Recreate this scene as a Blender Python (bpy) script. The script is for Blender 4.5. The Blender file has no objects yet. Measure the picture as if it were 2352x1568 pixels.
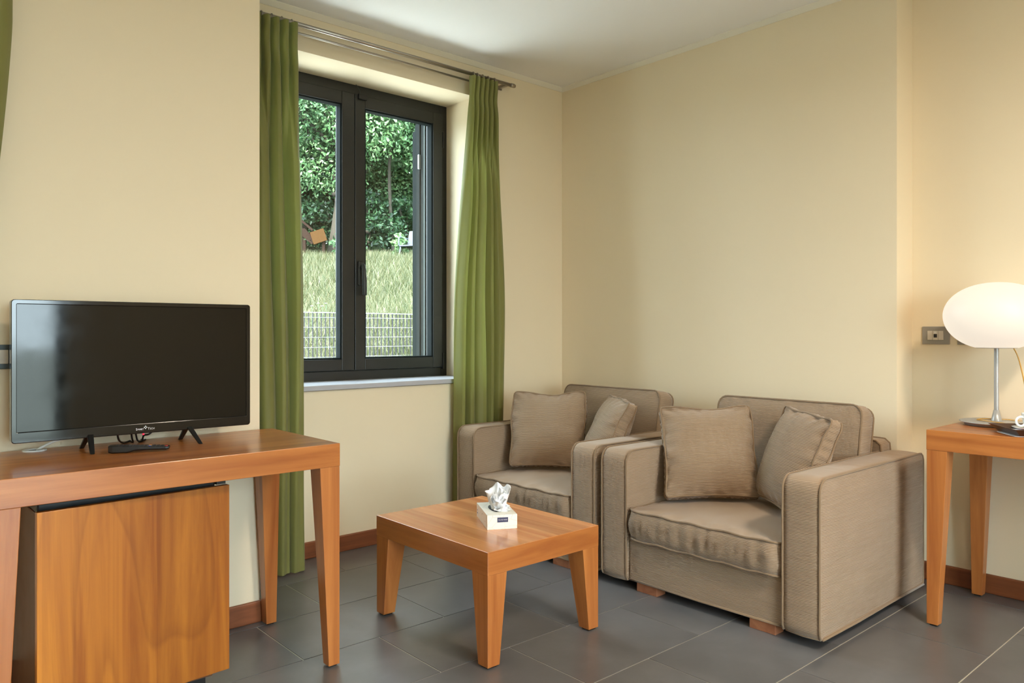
import bpy, bmesh, math, random
import numpy as np
from mathutils import Vector, Matrix, noise

random.seed(7); rng = np.random.default_rng(11)
scene = bpy.context.scene
COL = scene.collection
PI = math.pi
R = math.radians

# ------------------------------------------------------------------ camera
# photograph 2352 x 1568, focal length 1750 px, level camera, horizon row 761.8
CAM_H = 1.126
cam_data = bpy.data.cameras.new('camera')
cam_data.sensor_width = 36.0
cam_data.lens = 36.0 * 1750.0 / 2352.0
cam_data.shift_y = -(784.0 - 761.8) / 2352.0
cam_data.clip_start = 0.05
cam_data.clip_end = 300
cam = bpy.data.objects.new('camera', cam_data)
COL.objects.link(cam)
cam.location = (0, 0, CAM_H)
cam.rotation_euler = (R(90), 0, R(48.4 - 90))
scene.camera = cam

# ------------------------------------------------------------------ world, sun, exposure
SKY = 18.0
SUN = 20.0
world = bpy.data.worlds.new('sky')
scene.world = world
world.use_nodes = True
bg = world.node_tree.nodes['Background']
bg.inputs[0].default_value = (0.74, 0.87, 1.0, 1)
bg.inputs[1].default_value = SKY
sun_data = bpy.data.lights.new('sun', 'SUN')
sun_data.energy = SUN
sun_data.angle = R(1.0)
sun_data.color = (1.0, 0.95, 0.86)
sun = bpy.data.objects.new('sun', sun_data)
COL.objects.link(sun)
sun.rotation_euler = Vector((0.80, 0.30, -0.85)).to_track_quat('-Z', 'Y').to_euler()

def portal(name, loc, rot, sx, sy):
    d = bpy.data.lights.new(name, 'AREA')
    d.shape = 'RECTANGLE'; d.size = sx; d.size_y = sy
    d.cycles.is_portal = True
    o = bpy.data.objects.new(name, d); COL.objects.link(o)
    o.location = loc; o.rotation_euler = rot
portal('daylight_portal_window', (2.2, 3.99, 1.68), (R(-90), 0, 0), 1.25, 1.68)
portal('daylight_portal_second_window', (-0.5, 3.34, 1.68), (R(-90), 0, 0), 1.3, 1.68)

def area(name, loc, rot, sx, sy, power, col, shape='RECTANGLE'):
    d = bpy.data.lights.new(name, 'AREA'); d.shape = shape; d.size = sx; d.size_y = sy; d.energy = power; d.color = col
    o = bpy.data.objects.new(name, d); COL.objects.link(o); o.location = loc; o.rotation_euler = rot
# area lamp added in the garden door opening to fill the room like daylight
area('door_fill_light', (0.65, -2.78, 1.2), (R(90), 0, 0), 1.8, 2.1, 68, (0.82, 0.94, 1.0))

vs = scene.view_settings
vs.view_transform = 'Standard'; vs.look = 'None'; vs.gamma = 1.0
vs.use_curve_mapping = False
vs.exposure = 0.07
scene.cycles.max_bounces = 10
scene.cycles.diffuse_bounces = 6
scene.cycles.transparent_max_bounces = 12
scene.cycles.sample_clamp_indirect = 8.0
scene.cycles.caustics_reflective = False
scene.cycles.caustics_refractive = False

# ------------------------------------------------------------------ materials
def srgb(r, g, b):
    f = lambda c: (c / 255 / 12.92) if c / 255 <= 0.04045 else ((c / 255 + 0.055) / 1.055) ** 2.4
    return (f(r), f(g), f(b), 1)

class NT:
    def __init__(self, name):
        self.m = bpy.data.materials.new(name); self.m.use_nodes = True
        self.t = self.m.node_tree; self.n = self.t.nodes
        self.bsdf = self.n['Principled BSDF']; self.out = self.n['Material Output']
    def add(self, kind, **kw):
        nd = self.n.new(kind)
        for k, v in kw.items():
            if k.startswith('_'): setattr(nd, k[1:], v)
            else: nd.inputs[k].default_value = v
        return nd
    def link(self, a, b): self.t.links.new(a, b)
    def coords(self, scale=(1, 1, 1), rot=(0, 0, 0), kind='Object'):
        tc = self.add('ShaderNodeTexCoord'); mp = self.add('ShaderNodeMapping')
        mp.inputs['Scale'].default_value = scale; mp.inputs['Rotation'].default_value = rot
        self.link(tc.outputs[kind], mp.inputs['Vector'])
        return mp.outputs['Vector']
    def noise(self, vec, scale, detail=3, rough=0.55, dist=0.0):
        nd = self.add('ShaderNodeTexNoise', Scale=scale, Detail=detail, Roughness=rough, Distortion=dist)
        if vec is not None: self.link(vec, nd.inputs['Vector'])
        return nd.outputs['Fac']
    def ramp(self, fac, stops):
        nd = self.add('ShaderNodeValToRGB'); cr = nd.color_ramp
        while len(cr.elements) < len(stops): cr.elements.new(0.5)
        for e, (p, c) in zip(cr.elements, stops): e.position = p; e.color = c
        self.link(fac, nd.inputs['Fac']); return nd.outputs['Color']
    def mix(self, fac, a, b, mode='MIX'):
        nd = self.add('ShaderNodeMix', _data_type='RGBA', _blend_type=mode)
        for idx, v in ((0, fac), (6, a), (7, b)):
            if isinstance(v, (float, int)): nd.inputs[idx].default_value = v
            elif isinstance(v, tuple): nd.inputs[idx].default_value = v
            else: self.link(v, nd.inputs[idx])
        return nd.outputs[2]
    def math(self, op, a, b=0.0):
        nd = self.add('ShaderNodeMath', _operation=op)
        for i, v in enumerate((a, b)):
            if isinstance(v, (float, int)): nd.inputs[i].default_value = v
            else: self.link(v, nd.inputs[i])
        return nd.outputs[0]
    def bump(self, h, strength, dist=0.01):
        nd = self.add('ShaderNodeBump', Strength=strength, Distance=dist)
        self.link(h, nd.inputs['Height']); self.link(nd.outputs[0], self.bsdf.inputs['Normal'])
    def color(self, c):
        if isinstance(c, tuple): self.bsdf.inputs['Base Color'].default_value = c
        else: self.link(c, self.bsdf.inputs['Base Color'])
    def set(self, **kw):
        for k, v in kw.items(): self.bsdf.inputs[k.replace('_', ' ')].default_value = v

def plain(name, col, rough=0.5, metal=0.0, spec=0.5, **kw):
    t = NT(name); t.color(col); t.set(Roughness=rough, Metallic=metal)
    t.bsdf.inputs['Specular IOR Level'].default_value = spec
    v = t.coords(); n = t.noise(v, 14.0, 2)
    t.link(t.math('ADD', t.math('MULTIPLY', n, 0.10), rough - 0.05), t.bsdf.inputs['Roughness'])
    for k, x in kw.items(): t.bsdf.inputs[k.replace('_', ' ')].default_value = x
    return t.m

def paint(name, col, bump=0.05):
    t = NT(name); v = t.coords()
    n = t.noise(v, 1.3, 3)
    c2 = tuple(x * 0.95 for x in col[:3]) + (1,)
    t.color(t.mix(n, col, c2))
    t.set(Roughness=0.75)
    t.bsdf.inputs['Specular IOR Level'].default_value = 0.25
    t.bump(t.noise(v, 120.0, 3), bump, 0.003)
    return t.m

def wood(name, light, dark, axis, rough=0.32, plank=0.0, contrast=1.0, across='y', ring=5.0):
    """axis = grain direction; plank > 0 adds glued staves of that width along 'across'."""
    t = NT(name)
    sc = {'x': (0.9, 14, 14), 'y': (14, 0.9, 14), 'z': (14, 14, 0.9)}[axis]
    v = t.coords(sc)
    n1 = t.noise(v, 1.3, 5, 0.6, 0.6)
    fine = tuple(s * 9 if s > 1 else s * 3 for s in sc)
    n2 = t.noise(t.coords(fine), 1.0, 2, 0.5)
    mid = tuple((a + b) / 2 for a, b in zip(light, dark))
    c = t.ramp(n1, [(0.32, dark), (0.5, mid), (0.68, light)])
    c = t.mix(t.math('MULTIPLY', n2, 0.25 * contrast), c, dark)
    # cathedral rings: bands of a stretched, distorted noise field
    sc2 = {'x': (0.55, 3.2, 3.2), 'y': (3.2, 0.55, 3.2), 'z': (3.2, 3.2, 0.55)}[axis]
    n3 = t.noise(t.coords(sc2), 1.0, 1, 0.4, 0.2)
    rings = t.math('FRACT', t.math('MULTIPLY', n3, ring))
    rmask = t.ramp(rings, [(0.0, (1, 1, 1, 1)), (0.82, (0.94, 0.93, 0.91, 1)), (0.95, (0.72, 0.66, 0.58, 1)), (1.0, (1, 1, 1, 1))])
    c = t.mix(0.55 * contrast, c, rmask, 'MULTIPLY')
    if plank > 0:
        tc = t.add('ShaderNodeTexCoord'); sp = t.add('ShaderNodeSeparateXYZ')
        t.link(tc.outputs['Object'], sp.inputs[0])
        idx = t.math('FLOOR', t.math('DIVIDE', sp.outputs[across.upper()], plank))
        wn = t.add('ShaderNodeTexWhiteNoise', _noise_dimensions='1D'); t.link(idx, wn.inputs['W'])
        tint = t.ramp(wn.outputs['Value'], [(0.0, (0.72, 0.66, 0.56, 1)), (0.5, (0.95, 0.92, 0.86, 1)), (1.0, (1.2, 1.2, 1.16, 1))])
        c = t.mix(min(1.0, 0.8 * contrast), c, tint, 'MULTIPLY')
    t.color(c)
    t.set(Roughness=rough)
    t.bsdf.inputs['Coat Weight'].default_value = 0.25
    t.bsdf.inputs['Coat Roughness'].default_value = 0.18
    t.bump(n2, 0.04, 0.001)
    return t.m

def fabric(name, col, col2, rib=0.0052, ribbed=True):
    t = NT(name); v = t.coords()
    n = t.noise(v, 4.0, 3)
    c = t.mix(n, col, col2)
    if ribbed:
        w = t.add('ShaderNodeTexWave', _wave_type='BANDS', _bands_direction='Z', _wave_profile='SIN')
        w.inputs['Scale'].default_value = 2 * PI / (20 * rib)
        w.inputs['Distortion'].default_value = 1.6; w.inputs['Detail'].default_value = 2.0
        w.inputs['Detail Scale'].default_value = 0.35
        mp = t.coords((0.35, 0.35, 1.0)); t.link(mp, w.inputs['Vector'])
        brk = t.noise(t.coords((40, 40, 260)), 1.0, 2)
        h = t.math('MULTIPLY', w.outputs['Fac'], t.math('ADD', brk, 0.35))
        tc = t.add('ShaderNodeTexCoord'); sp = t.add('ShaderNodeSeparateXYZ'); t.link(tc.outputs['Normal'], sp.inputs[0])
        up = t.math('ABSOLUTE', sp.outputs['Z'])
        side = t.ramp(up, [(0.55, (1, 1, 1, 1)), (0.85, (0, 0, 0, 1))])
        h = t.math('ADD', t.math('MULTIPLY', t.math('SUBTRACT', h, 0.42), side), 0.42)
        shade = t.ramp(h, [(0.0, (0.70, 0.69, 0.67, 1)), (0.6, (1.12, 1.12, 1.12, 1))])
        c = t.mix(0.8, c, shade, 'MULTIPLY')
        t.bump(h, 0.55, 0.004)
    else:
        t.bump(t.noise(v, 300.0, 2), 0.2, 0.002)
    t.color(c); t.set(Roughness=0.9)
    t.bsdf.inputs['Specular IOR Level'].default_value = 0.15
    t.bsdf.inputs['Sheen Weight'].default_value = 0.25
    t.bsdf.inputs['Sheen Roughness'].default_value = 0.5
    return t.m

M = {}
M['wall'] = paint('cream_wall_paint', srgb(231, 216, 187))
M['wall_niche'] = M['wall']
M['ceiling'] = paint('white_ceiling_paint', srgb(242, 241, 240))
M['cornice'] = paint('offwhite_cornice_paint', srgb(232, 226, 210))
M['base'] = wood('red_brown_skirting_wood', srgb(150, 88, 52), srgb(108, 58, 32), 'x', 0.4, contrast=0.6)
M['base_y'] = wood('red_brown_skirting_wood_side', srgb(150, 88, 52), srgb(108, 58, 32), 'y', 0.4, contrast=0.6)
BL, BD = srgb(194, 124, 64), srgb(154, 86, 38)
M['wood_x'] = wood('beech_veneer_lengthwise', BL, BD, 'x', 0.30, contrast=0.55)
M['wood_y'] = wood('beech_veneer_crosswise', BL, BD, 'y', 0.30, contrast=0.55)
M['wood_z'] = wood('beech_veneer_upright', BL, BD, 'z', 0.34, contrast=0.5)
M['wood_table'] = wood('beech_glued_top', srgb(212, 150, 100), srgb(184, 114, 68), 'y', 0.26, plank=0.083, contrast=0.85, across='x')  # paler and pinker than the sides: window sheen put into the top's colour
M['wood_door'] = wood('honey_stave_veneer', srgb(206, 134, 48), srgb(154, 86, 25), 'z', 0.36, plank=0.074, contrast=1.25, across='x', ring=9.0)
M['wood_foot'] = wood('sofa_foot_wood', srgb(170, 112, 78), srgb(140, 86, 58), 'x', 0.5, contrast=0.4)
M['brown_side'] = plain('brown_laminate', srgb(112, 76, 52), 0.45)
M['fabric'] = fabric('taupe_ribbed_upholstery', srgb(166, 143, 121), srgb(152, 128, 105))
M['fabric_pillow'] = fabric('taupe_pillow_cloth', srgb(164, 141, 119), srgb(148, 124, 101), rib=0.0058)
M['piping'] = fabric('taupe_piping', srgb(142, 119, 95), srgb(128, 106, 83), ribbed=False)
M['black'] = plain('black_plastic', srgb(22, 22, 23), 0.35)
M['gloss_black'] = plain('glossy_black_plastic', srgb(14, 15, 16), 0.10)
M['screen'] = plain('dark_glass_screen', srgb(14, 15, 14), 0.07, spec=0.35)
M['frame'] = plain('dark_bronze_window_frame', srgb(31, 31, 28), 0.42)
M['shutter'] = plain('dark_grey_shutter_metal', srgb(26, 30, 30), 0.75, spec=0.05)
M['gasket'] = plain('pale_gasket', srgb(70, 77, 75), 0.6, spec=0.1)
M['steel'] = plain('brushed_steel', srgb(168, 160, 150), 0.32, 1.0)
M['alu'] = plain('satin_aluminium', srgb(176, 176, 176), 0.38, 0.4)
M['sill'] = plain('grey_stone_sill', srgb(176, 176, 182), 0.35)
M['white'] = plain('white_plastic', srgb(226, 226, 222), 0.45)
M['porcelain'] = plain('white_porcelain', srgb(236, 238, 238), 0.12)
M['plate_grey'] = plain('warm_grey_plate', srgb(150, 146, 140), 0.4, 0.3)
M['plate_dark'] = plain('slate_plate', srgb(74, 84, 86), 0.4, 0.2)
M['module'] = plain('beige_module', srgb(205, 196, 182), 0.45)
M['navy'] = plain('navy_print', srgb(52, 52, 88), 0.5)
M['print_white'] = plain('white_print', srgb(220, 220, 226), 0.5)
M['print_violet'] = plain('violet_print', srgb(120, 112, 160), 0.5)
M['tray'] = plain('dark_brown_tray', srgb(70, 48, 36), 0.3)
M['red_print'] = plain('red_print', srgb(190, 70, 62), 0.5)
M['yellow'] = plain('yellow_button', srgb(220, 200, 60), 0.4)
M['blue'] = plain('blue_button', srgb(60, 80, 190), 0.4)
M['red'] = plain('red_button', srgb(200, 60, 60), 0.4)
M['paper'] = plain('white_paper', srgb(238, 240, 244), 0.8)
M['slot_dark'] = plain('dark_slot', srgb(40, 40, 46), 0.6)

def mat_tile():
    t = NT('dark_grey_porcelain_tile'); v = t.coords(kind='Object')
    gi = t.add('ShaderNodeObjectInfo')
    va = t.add('ShaderNodeVectorMath', _operation='ADD'); t.link(v, va.inputs[0])
    sc = t.add('ShaderNodeVectorMath', _operation='SCALE'); t.link(gi.outputs['Location'], sc.inputs[0]); sc.inputs['Scale'].default_value = 3.1
    t.link(sc.outputs[0], va.inputs[1])
    n = t.noise(va.outputs[0], 3.5, 5, 0.6, 0.3)
    c = t.ramp(n, [(0.3, srgb(88, 87, 89)), (0.55, srgb(100, 99, 101)), (0.75, srgb(112, 111, 113))])
    t.color(c)
    t.link(t.math('ADD', t.math('MULTIPLY', n, 0.10), 0.26), t.bsdf.inputs['Roughness'])
    t.bsdf.inputs['Specular IOR Level'].default_value = 0.7
    t.bump(t.noise(va.outputs[0], 60.0, 3), 0.05, 0.002)
    return t.m
M['tile'] = mat_tile()
M['grout'] = plain('pale_grout', srgb(196, 190, 178), 0.8)

def mat_glass():
    m = bpy.data.materials.new('window_glass'); m.use_nodes = True
    t = m.node_tree; n = t.nodes; n.remove(n['Principled BSDF'])
    tr = n.new('ShaderNodeBsdfTransparent'); tr.inputs[0].default_value = (0.95, 0.98, 0.96, 1)
    gl = n.new('ShaderNodeBsdfGlossy'); gl.inputs['Roughness'].default_value = 0.02
    lw = n.new('ShaderNodeLayerWeight'); lw.inputs['Blend'].default_value = 0.5
    pw = n.new('ShaderNodeMath'); pw.operation = 'POWER'; pw.inputs[1].default_value = 5.0
    fr = n.new('ShaderNodeMath'); fr.operation = 'MULTIPLY_ADD'; fr.inputs[1].default_value = 0.8; fr.inputs[2].default_value = 0.03
    t.links.new(lw.outputs['Facing'], pw.inputs[0]); t.links.new(pw.outputs[0], fr.inputs[0])
    mx = n.new('ShaderNodeMixShader')
    t.links.new(fr.outputs[0], mx.inputs[0]); t.links.new(tr.outputs[0], mx.inputs[1]); t.links.new(gl.outputs[0], mx.inputs[2])
    t.links.new(mx.outputs[0], n['Material Output'].inputs['Surface'])
    return m
M['glass'] = mat_glass()

def mat_curtain():
    t = NT('green_satin_curtain'); v = t.coords()
    n = t.noise(t.coords((60, 60, 3)), 1.0, 3)
    c = t.mix(n, srgb(130, 128, 72), srgb(116, 114, 60))
    t.color(c); t.set(Roughness=0.55)
    t.bsdf.inputs['Sheen Weight'].default_value = 0.2
    t.bsdf.inputs['Specular IOR Level'].default_value = 0.3
    tl = t.add('ShaderNodeBsdfTranslucent'); tl.inputs['Color'].default_value = srgb(168, 182, 92)
    mx = t.add('ShaderNodeMixShader'); mx.inputs[0].default_value = 0.16
    t.link(t.bsdf.outputs[0], mx.inputs[1]); t.link(tl.outputs[0], mx.inputs[2]); t.link(mx.outputs[0], t.out.inputs['Surface'])
    t.bump(t.noise(t.coords((500, 500, 500)), 1.0, 1), 0.05, 0.001)
    return t.m
M['curtain'] = mat_curtain()

def mat_lamp():
    t = NT('lit_opal_glass'); t.color(srgb(150, 140, 128)); t.set(Roughness=0.5)
    t.bsdf.inputs['Emission Color'].default_value = (1.0, 0.90, 0.76, 1)
    t.bsdf.inputs['Emission Strength'].default_value = 0.72
    return t.m
M['lamp'] = mat_lamp()
t_ = NT('red_standby_light'); t_.color(srgb(220, 30, 50)); t_.bsdf.inputs['Emission Color'].default_value = (1, 0.05, 0.12, 1); t_.bsdf.inputs['Emission Strength'].default_value = 0.8
M['led'] = t_.m
t_ = NT('amber_clear_cord'); t_.color(srgb(196, 150, 70)); t_.set(Roughness=0.25)
M['cord'] = t_.m

def mat_carton():
    t = NT('printed_white_carton'); v = t.coords()
    vo = t.add('ShaderNodeTexVoronoi', _feature='DISTANCE_TO_EDGE', Scale=26.0); t.link(v, vo.inputs['Vector'])
    c = t.ramp(vo.outputs['Distance'], [(0.0, srgb(196, 194, 184)), (0.02, srgb(236, 234, 226))])
    t.color(c); t.set(Roughness=0.4)
    return t.m
M['carton'] = mat_carton()

def mat_leaf(name, a, b, c, k=0.6):
    t = NT(name); g = t.add('ShaderNodeNewGeometry')
    a, b, c = [tuple(x * k for x in q[:3]) + (1,) for q in (a, b, c)]
    col = t.ramp(g.outputs['Random Per Island'], [(0.0, a), (0.55, b), (1.0, c)])
    t.color(col); t.set(Roughness=0.45)
    tl = t.add('ShaderNodeBsdfTranslucent'); t.link(col, tl.inputs['Color'])
    mx = t.add('ShaderNodeMixShader'); mx.inputs[0].default_value = 0.3
    t.link(t.bsdf.outputs[0], mx.inputs[1]); t.link(tl.outputs[0], mx.inputs[2]); t.link(mx.outputs[0], t.out.inputs['Surface'])
    return t.m
M['leaf'] = mat_leaf('oak_leaf_green', srgb(62, 100, 62), srgb(90, 132, 84), srgb(146, 176, 130), 0.68)
M['leaf2'] = mat_leaf('yellow_green_leaf', srgb(72, 112, 66), srgb(106, 146, 90), srgb(160, 186, 136), 0.75)
M['leaf3'] = mat_leaf('deep_green_leaf', srgb(34, 62, 40), srgb(52, 88, 54), srgb(82, 118, 76))
M['blade'] = mat_leaf('dry_meadow_blade', srgb(84, 100, 58), srgb(120, 126, 84), srgb(172, 164, 124), 0.45)
M['bark'] = plain('grey_brown_bark', srgb(46, 40, 30), 0.9)
def mat_ground():
    t = NT('meadow_ground'); v = t.coords()
    n = t.noise(v, 0.5, 4); n2 = t.noise(v, 5.0, 4)
    c = t.ramp(n, [(0.3, srgb(44, 54, 28)), (0.55, srgb(64, 66, 40)), (0.75, srgb(80, 76, 52))])
    t.color(t.mix(t.math('MULTIPLY', n2, 0.5), c, srgb(46, 50, 26))); t.set(Roughness=0.95)
    t.bump(n2, 0.6, 0.05)
    return t.m
M['ground'] = mat_ground()
M['galv'] = plain('galvanised_steel', srgb(112, 114, 118), 0.6, 0.0, spec=0.2)
M['galv_dark'] = plain('weathered_fence_bar', srgb(46, 46, 50), 0.7, 0.0, spec=0.08)
M['plank_tan'] = plain('tan_board', srgb(62, 42, 22), 0.8, spec=0.05)
M['plank_dark'] = plain('dark_brown_timber', srgb(38, 27, 22), 0.8, spec=0.05)
M['plastic_grey'] = plain('pale_grey_plastic', srgb(80, 84, 94), 0.6, spec=0.1)
M['paving'] = plain('pale_concrete', srgb(224, 222, 216), 0.85)
M['terrace'] = plain('exterior_render', srgb(200, 190, 170), 0.8)

# ------------------------------------------------------------------ mesh helpers
def box(bm, lo, hi):
    vs_ = [bm.verts.new((x, y, z)) for z in (lo[2], hi[2]) for y in (lo[1], hi[1]) for x in (lo[0], hi[0])]
    for f in ((0, 2, 3, 1), (4, 5, 7, 6), (0, 1, 5, 4), (2, 6, 7, 3), (0, 4, 6, 2), (1, 3, 7, 5)):
        bm.faces.new([vs_[i] for i in f])
    return vs_

def hexa(bm, bot, top):
    b = [bm.verts.new(p) for p in bot]; t = [bm.verts.new(p) for p in top]; n = len(b)
    bm.faces.new(b[::-1]); bm.faces.new(t)
    for i in range(n): bm.faces.new((b[i], b[(i + 1) % n], t[(i + 1) % n], t[i]))

def tube(bm, pts, r, seg=8, closed=False, caps=True):
    pts = [Vector(p) for p in pts]; n = len(pts)
    rr = r if hasattr(r, '__len__') else [r] * n
    rings = []; prev = None
    for i, p in enumerate(pts):
        if closed: d = pts[(i + 1) % n] - pts[i - 1]
        else: d = pts[min(i + 1, n - 1)] - pts[max(i - 1, 0)]
        d = d.normalized() if d.length > 1e-9 else Vector((0, 0, 1))
        if prev is None:
            a = Vector((0, 0, 1)) if abs(d.z) < 0.9 else Vector((1, 0, 0))
            u = d.cross(a).normalized()
        else:
            u = (prev - d * prev.dot(d))
            u = u.normalized() if u.length > 1e-6 else d.orthogonal().normalized()
        prev = u; w = d.cross(u)
        rings.append([bm.verts.new(p + (u * math.cos(2 * PI * k / seg) + w * math.sin(2 * PI * k / seg)) * rr[i]) for k in range(seg)])
    m = n if closed else n - 1
    for i in range(m):
        a, b = rings[i], rings[(i + 1) % n]
        for k in range(seg): bm.faces.new((a[k], a[(k + 1) % seg], b[(k + 1) % seg], b[k]))
    if caps and not closed:
        bm.faces.new(rings[0][::-1]); bm.faces.new(rings[-1])

def lathe(bm, prof, seg=40, center=(0, 0)):
    rings = []
    for r, z in prof:
        if r < 1e-6: rings.append([bm.verts.new((center[0], center[1], z))])
        else: rings.append([bm.verts.new((center[0] + r * math.cos(2 * PI * k / seg), center[1] + r * math.sin(2 * PI * k / seg), z)) for k in range(seg)])
    for a, b in zip(rings, rings[1:]):
        for k in range(seg):
            k2 = (k + 1) % seg
            if len(a) == 1 and len(b) == 1: continue
            if len(a) == 1: bm.faces.new((a[0], b[k2], b[k]))
            elif len(b) == 1: bm.faces.new((a[k], a[k2], b[0]))
            else: bm.faces.new((a[k], a[k2], b[k2], b[k]))

def link_mesh(name, me, mat, parent=None, smooth=False, bevel=0.0, seg=2):
    if mat is not None: me.materials.append(mat)
    if smooth:
        me.polygons.foreach_set('use_smooth', [True] * len(me.polygons))
    o = bpy.data.objects.new(name, me); COL.objects.link(o)
    if parent: o.parent = parent
    if bevel > 0:
        b = o.modifiers.new('bevel', 'BEVEL'); b.width = bevel; b.segments = seg; b.limit_method = 'ANGLE'; b.angle_limit = R(40)
    return o

def obj(name, bm, mat, parent=None, smooth=False, bevel=0.0, seg=2):
    bmesh.ops.recalc_face_normals(bm, faces=bm.faces)
    me = bpy.data.meshes.new(name); bm.to_mesh(me); bm.free()
    return link_mesh(name, me, mat, parent, smooth, bevel, seg)

def obox(name, lo, hi, mat, parent=None, bevel=0.0, seg=2):
    bm = bmesh.new(); box(bm, lo, hi)
    return obj(name, bm, mat, parent, False, bevel, seg)

def face_grain(o, mat, axis):
    """second veneer on the faces that look along the given axis"""
    o.data.materials.append(mat)
    for p in o.data.polygons:
        if abs(p.normal[axis]) > 0.9: p.material_index = 1
    return o

def boxes(name, lst, mat, parent=None, bevel=0.0):
    bm = bmesh.new()
    for lo, hi in lst: box(bm, lo, hi)
    return obj(name, bm, mat, parent, False, bevel)

def otube(name, pts, r, mat, parent=None, seg=10, closed=False):
    bm = bmesh.new(); tube(bm, pts, r, seg, closed)
    return obj(name, bm, mat, parent, True)

def thing(name, label, cat, loc=(0, 0, 0), rot=(0, 0, 0), group=None):
    o = bpy.data.objects.new(name, None); COL.objects.link(o)
    o.empty_display_size = 0.1
    o.location = loc; o.rotation_euler = rot
    o['label'] = label; o['category'] = cat
    if group: o['group'] = group
    return o

def tag(o, label, cat, group=None, kind=None):
    o['label'] = label; o['category'] = cat
    if group: o['group'] = group
    if kind: o['kind'] = kind
    return o

def struct(o, label=None, cat=None):
    o['kind'] = 'structure'
    if label: o['label'] = label
    if cat: o['category'] = cat
    return o

def spline(pts, n=12):
    """Catmull-Rom through pts"""
    P = [Vector(p) for p in pts]; out = []
    for i in range(len(P) - 1):
        p0 = P[max(i - 1, 0)]; p1 = P[i]; p2 = P[i + 1]; p3 = P[min(i + 2, len(P) - 1)]
        for k in range(n):
            t = k / n
            out.append(0.5 * ((2 * p1) + (p2 - p0) * t + (2 * p0 - 5 * p1 + 4 * p2 - p3) * t * t + (3 * p1 - p0 - 3 * p2 + p3) * t ** 3))
    out.append(P[-1]); return out

def text_mesh(name, body, size, mat, parent, loc, rot, extrude=0.0003, sx=1.0):
    cu = bpy.data.curves.new(name, 'FONT'); cu.body = body; cu.size = size; cu.extrude = extrude
    cu.align_x = 'CENTER'; cu.align_y = 'CENTER'
    tmp = bpy.data.objects.new(name + '_tmp', cu); COL.objects.link(tmp)
    bpy.context.view_layer.update()
    me = bpy.data.meshes.new_from_object(tmp.evaluated_get(bpy.context.evaluated_depsgraph_get()))
    bpy.data.objects.remove(tmp)
    me.materials.clear()
    o = link_mesh(name, me, mat, parent)
    o.location = loc; o.rotation_euler = rot; o.scale = (sx, 1, 1)
    return o

# ------------------------------------------------------------------ room shell
WY = 3.504          # window wall plane
TY = 2.872          # television wall plane
AX = 3.548          # wall behind the armchairs
RX = 3.720          # recessed wall behind the lamp
CZ = 2.712          # ceiling
BX = 1.235          # end of the television wall
XL, YB = -1.6, -2.6 # left wall, wall behind the camera
W0, W1, WZ0, WZ1 = 1.585, 2.82, 0.857, 2.512    # window opening
V0, V1 = -1.15, 0.05                            # second window opening

def tiled_floor():
    fl = struct(obox('floor', (XL - 0.1, YB - 0.1, -0.06), (RX + 0.1, WY + 0.1, -0.0022), M['grout']), 'dark grey tiled floor with pale grout lines', 'floor')
    PX, PY, G = 0.5975, 0.3885, 0.0019
    full = None
    for j in range(-10, 9):
        y0 = 0.877 + PY * j; y1 = y0 + PY
        ox = 1.2015 + (PX / 2 if j % 2 else 0)
        for i in range(-7, 7):
            x0 = ox + PX * i; x1 = x0 + PX
            cx0, cx1 = max(x0, XL), min(x1, RX); cy0, cy1 = max(y0, YB), min(y1, WY)
            if cx1 - cx0 < 0.03 or cy1 - cy0 < 0.03: continue
            whole = (cx0 == x0 and cx1 == x1 and cy0 == y0 and cy1 == y1)
            if whole and full: me = full
            else:
                bm = bmesh.new(); hx = (cx1 - cx0) / 2 - G; hy = (cy1 - cy0) / 2 - G
                hexa(bm, [(-hx, -hy, -0.01), (hx, -hy, -0.01), (hx, hy, -0.01), (-hx, hy, -0.01)],
                     [(-hx + .0006, -hy + .0006, 0), (hx - .0006, -hy + .0006, 0), (hx - .0006, hy - .0006, 0), (-hx + .0006, hy - .0006, 0)])
                bmesh.ops.recalc_face_normals(bm, faces=bm.faces)
                me = bpy.data.meshes.new('tile'); bm.to_mesh(me); bm.free(); me.materials.append(M['tile'])
                if whole: full = me
            o = bpy.data.objects.new('tile', me); COL.objects.link(o); o.parent = fl
            o.location = ((cx0 + cx1) / 2, (cy0 + cy1) / 2, 0)
tiled_floor()

TOP = CZ + 0.2
struct(boxes('wall_back', [((BX, WY, -0.06), (W0, 3.95, TOP)), ((W1, WY, -0.06), (AX, 3.95, TOP)),
                           ((W0, WY, -0.06), (W1, 3.95, WZ0 - 0.028)), ((W0, WY, WZ1), (W1, 3.95, TOP))], M['wall']),
       'cream window wall at the back of the alcove', 'wall')
struct(boxes('wall_left', [((V1, TY, -0.06), (BX, 3.30, TOP)), ((XL - 0.2, TY, -0.06), (V0, 3.30, TOP)),
                           ((V0, TY, -0.06), (V1, 3.30, 0.83)), ((V0, TY, 2.512), (V1, 3.30, TOP)),
                           ((0.95, 3.30, -0.06), (BX, 3.95, TOP))], M['wall']), 'cream wall behind the television', 'wall')
struct(boxes('wall_right', [((AX, 1.405, -0.06), (AX + 0.4, 3.95, TOP)), ((RX, YB - 0.2, -0.06), (AX + 0.4, 1.405, TOP))], M['wall']),
       'cream wall behind the armchairs with a recessed section by the lamp', 'wall')
struct(boxes('wall_side', [((XL - 0.2, YB - 0.2, -0.06), (XL, TY, TOP))], M['wall']), 'cream side wall out of view on the left', 'wall')
DX0, DX1, DZ1 = -0.3, 1.6, 2.3
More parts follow.
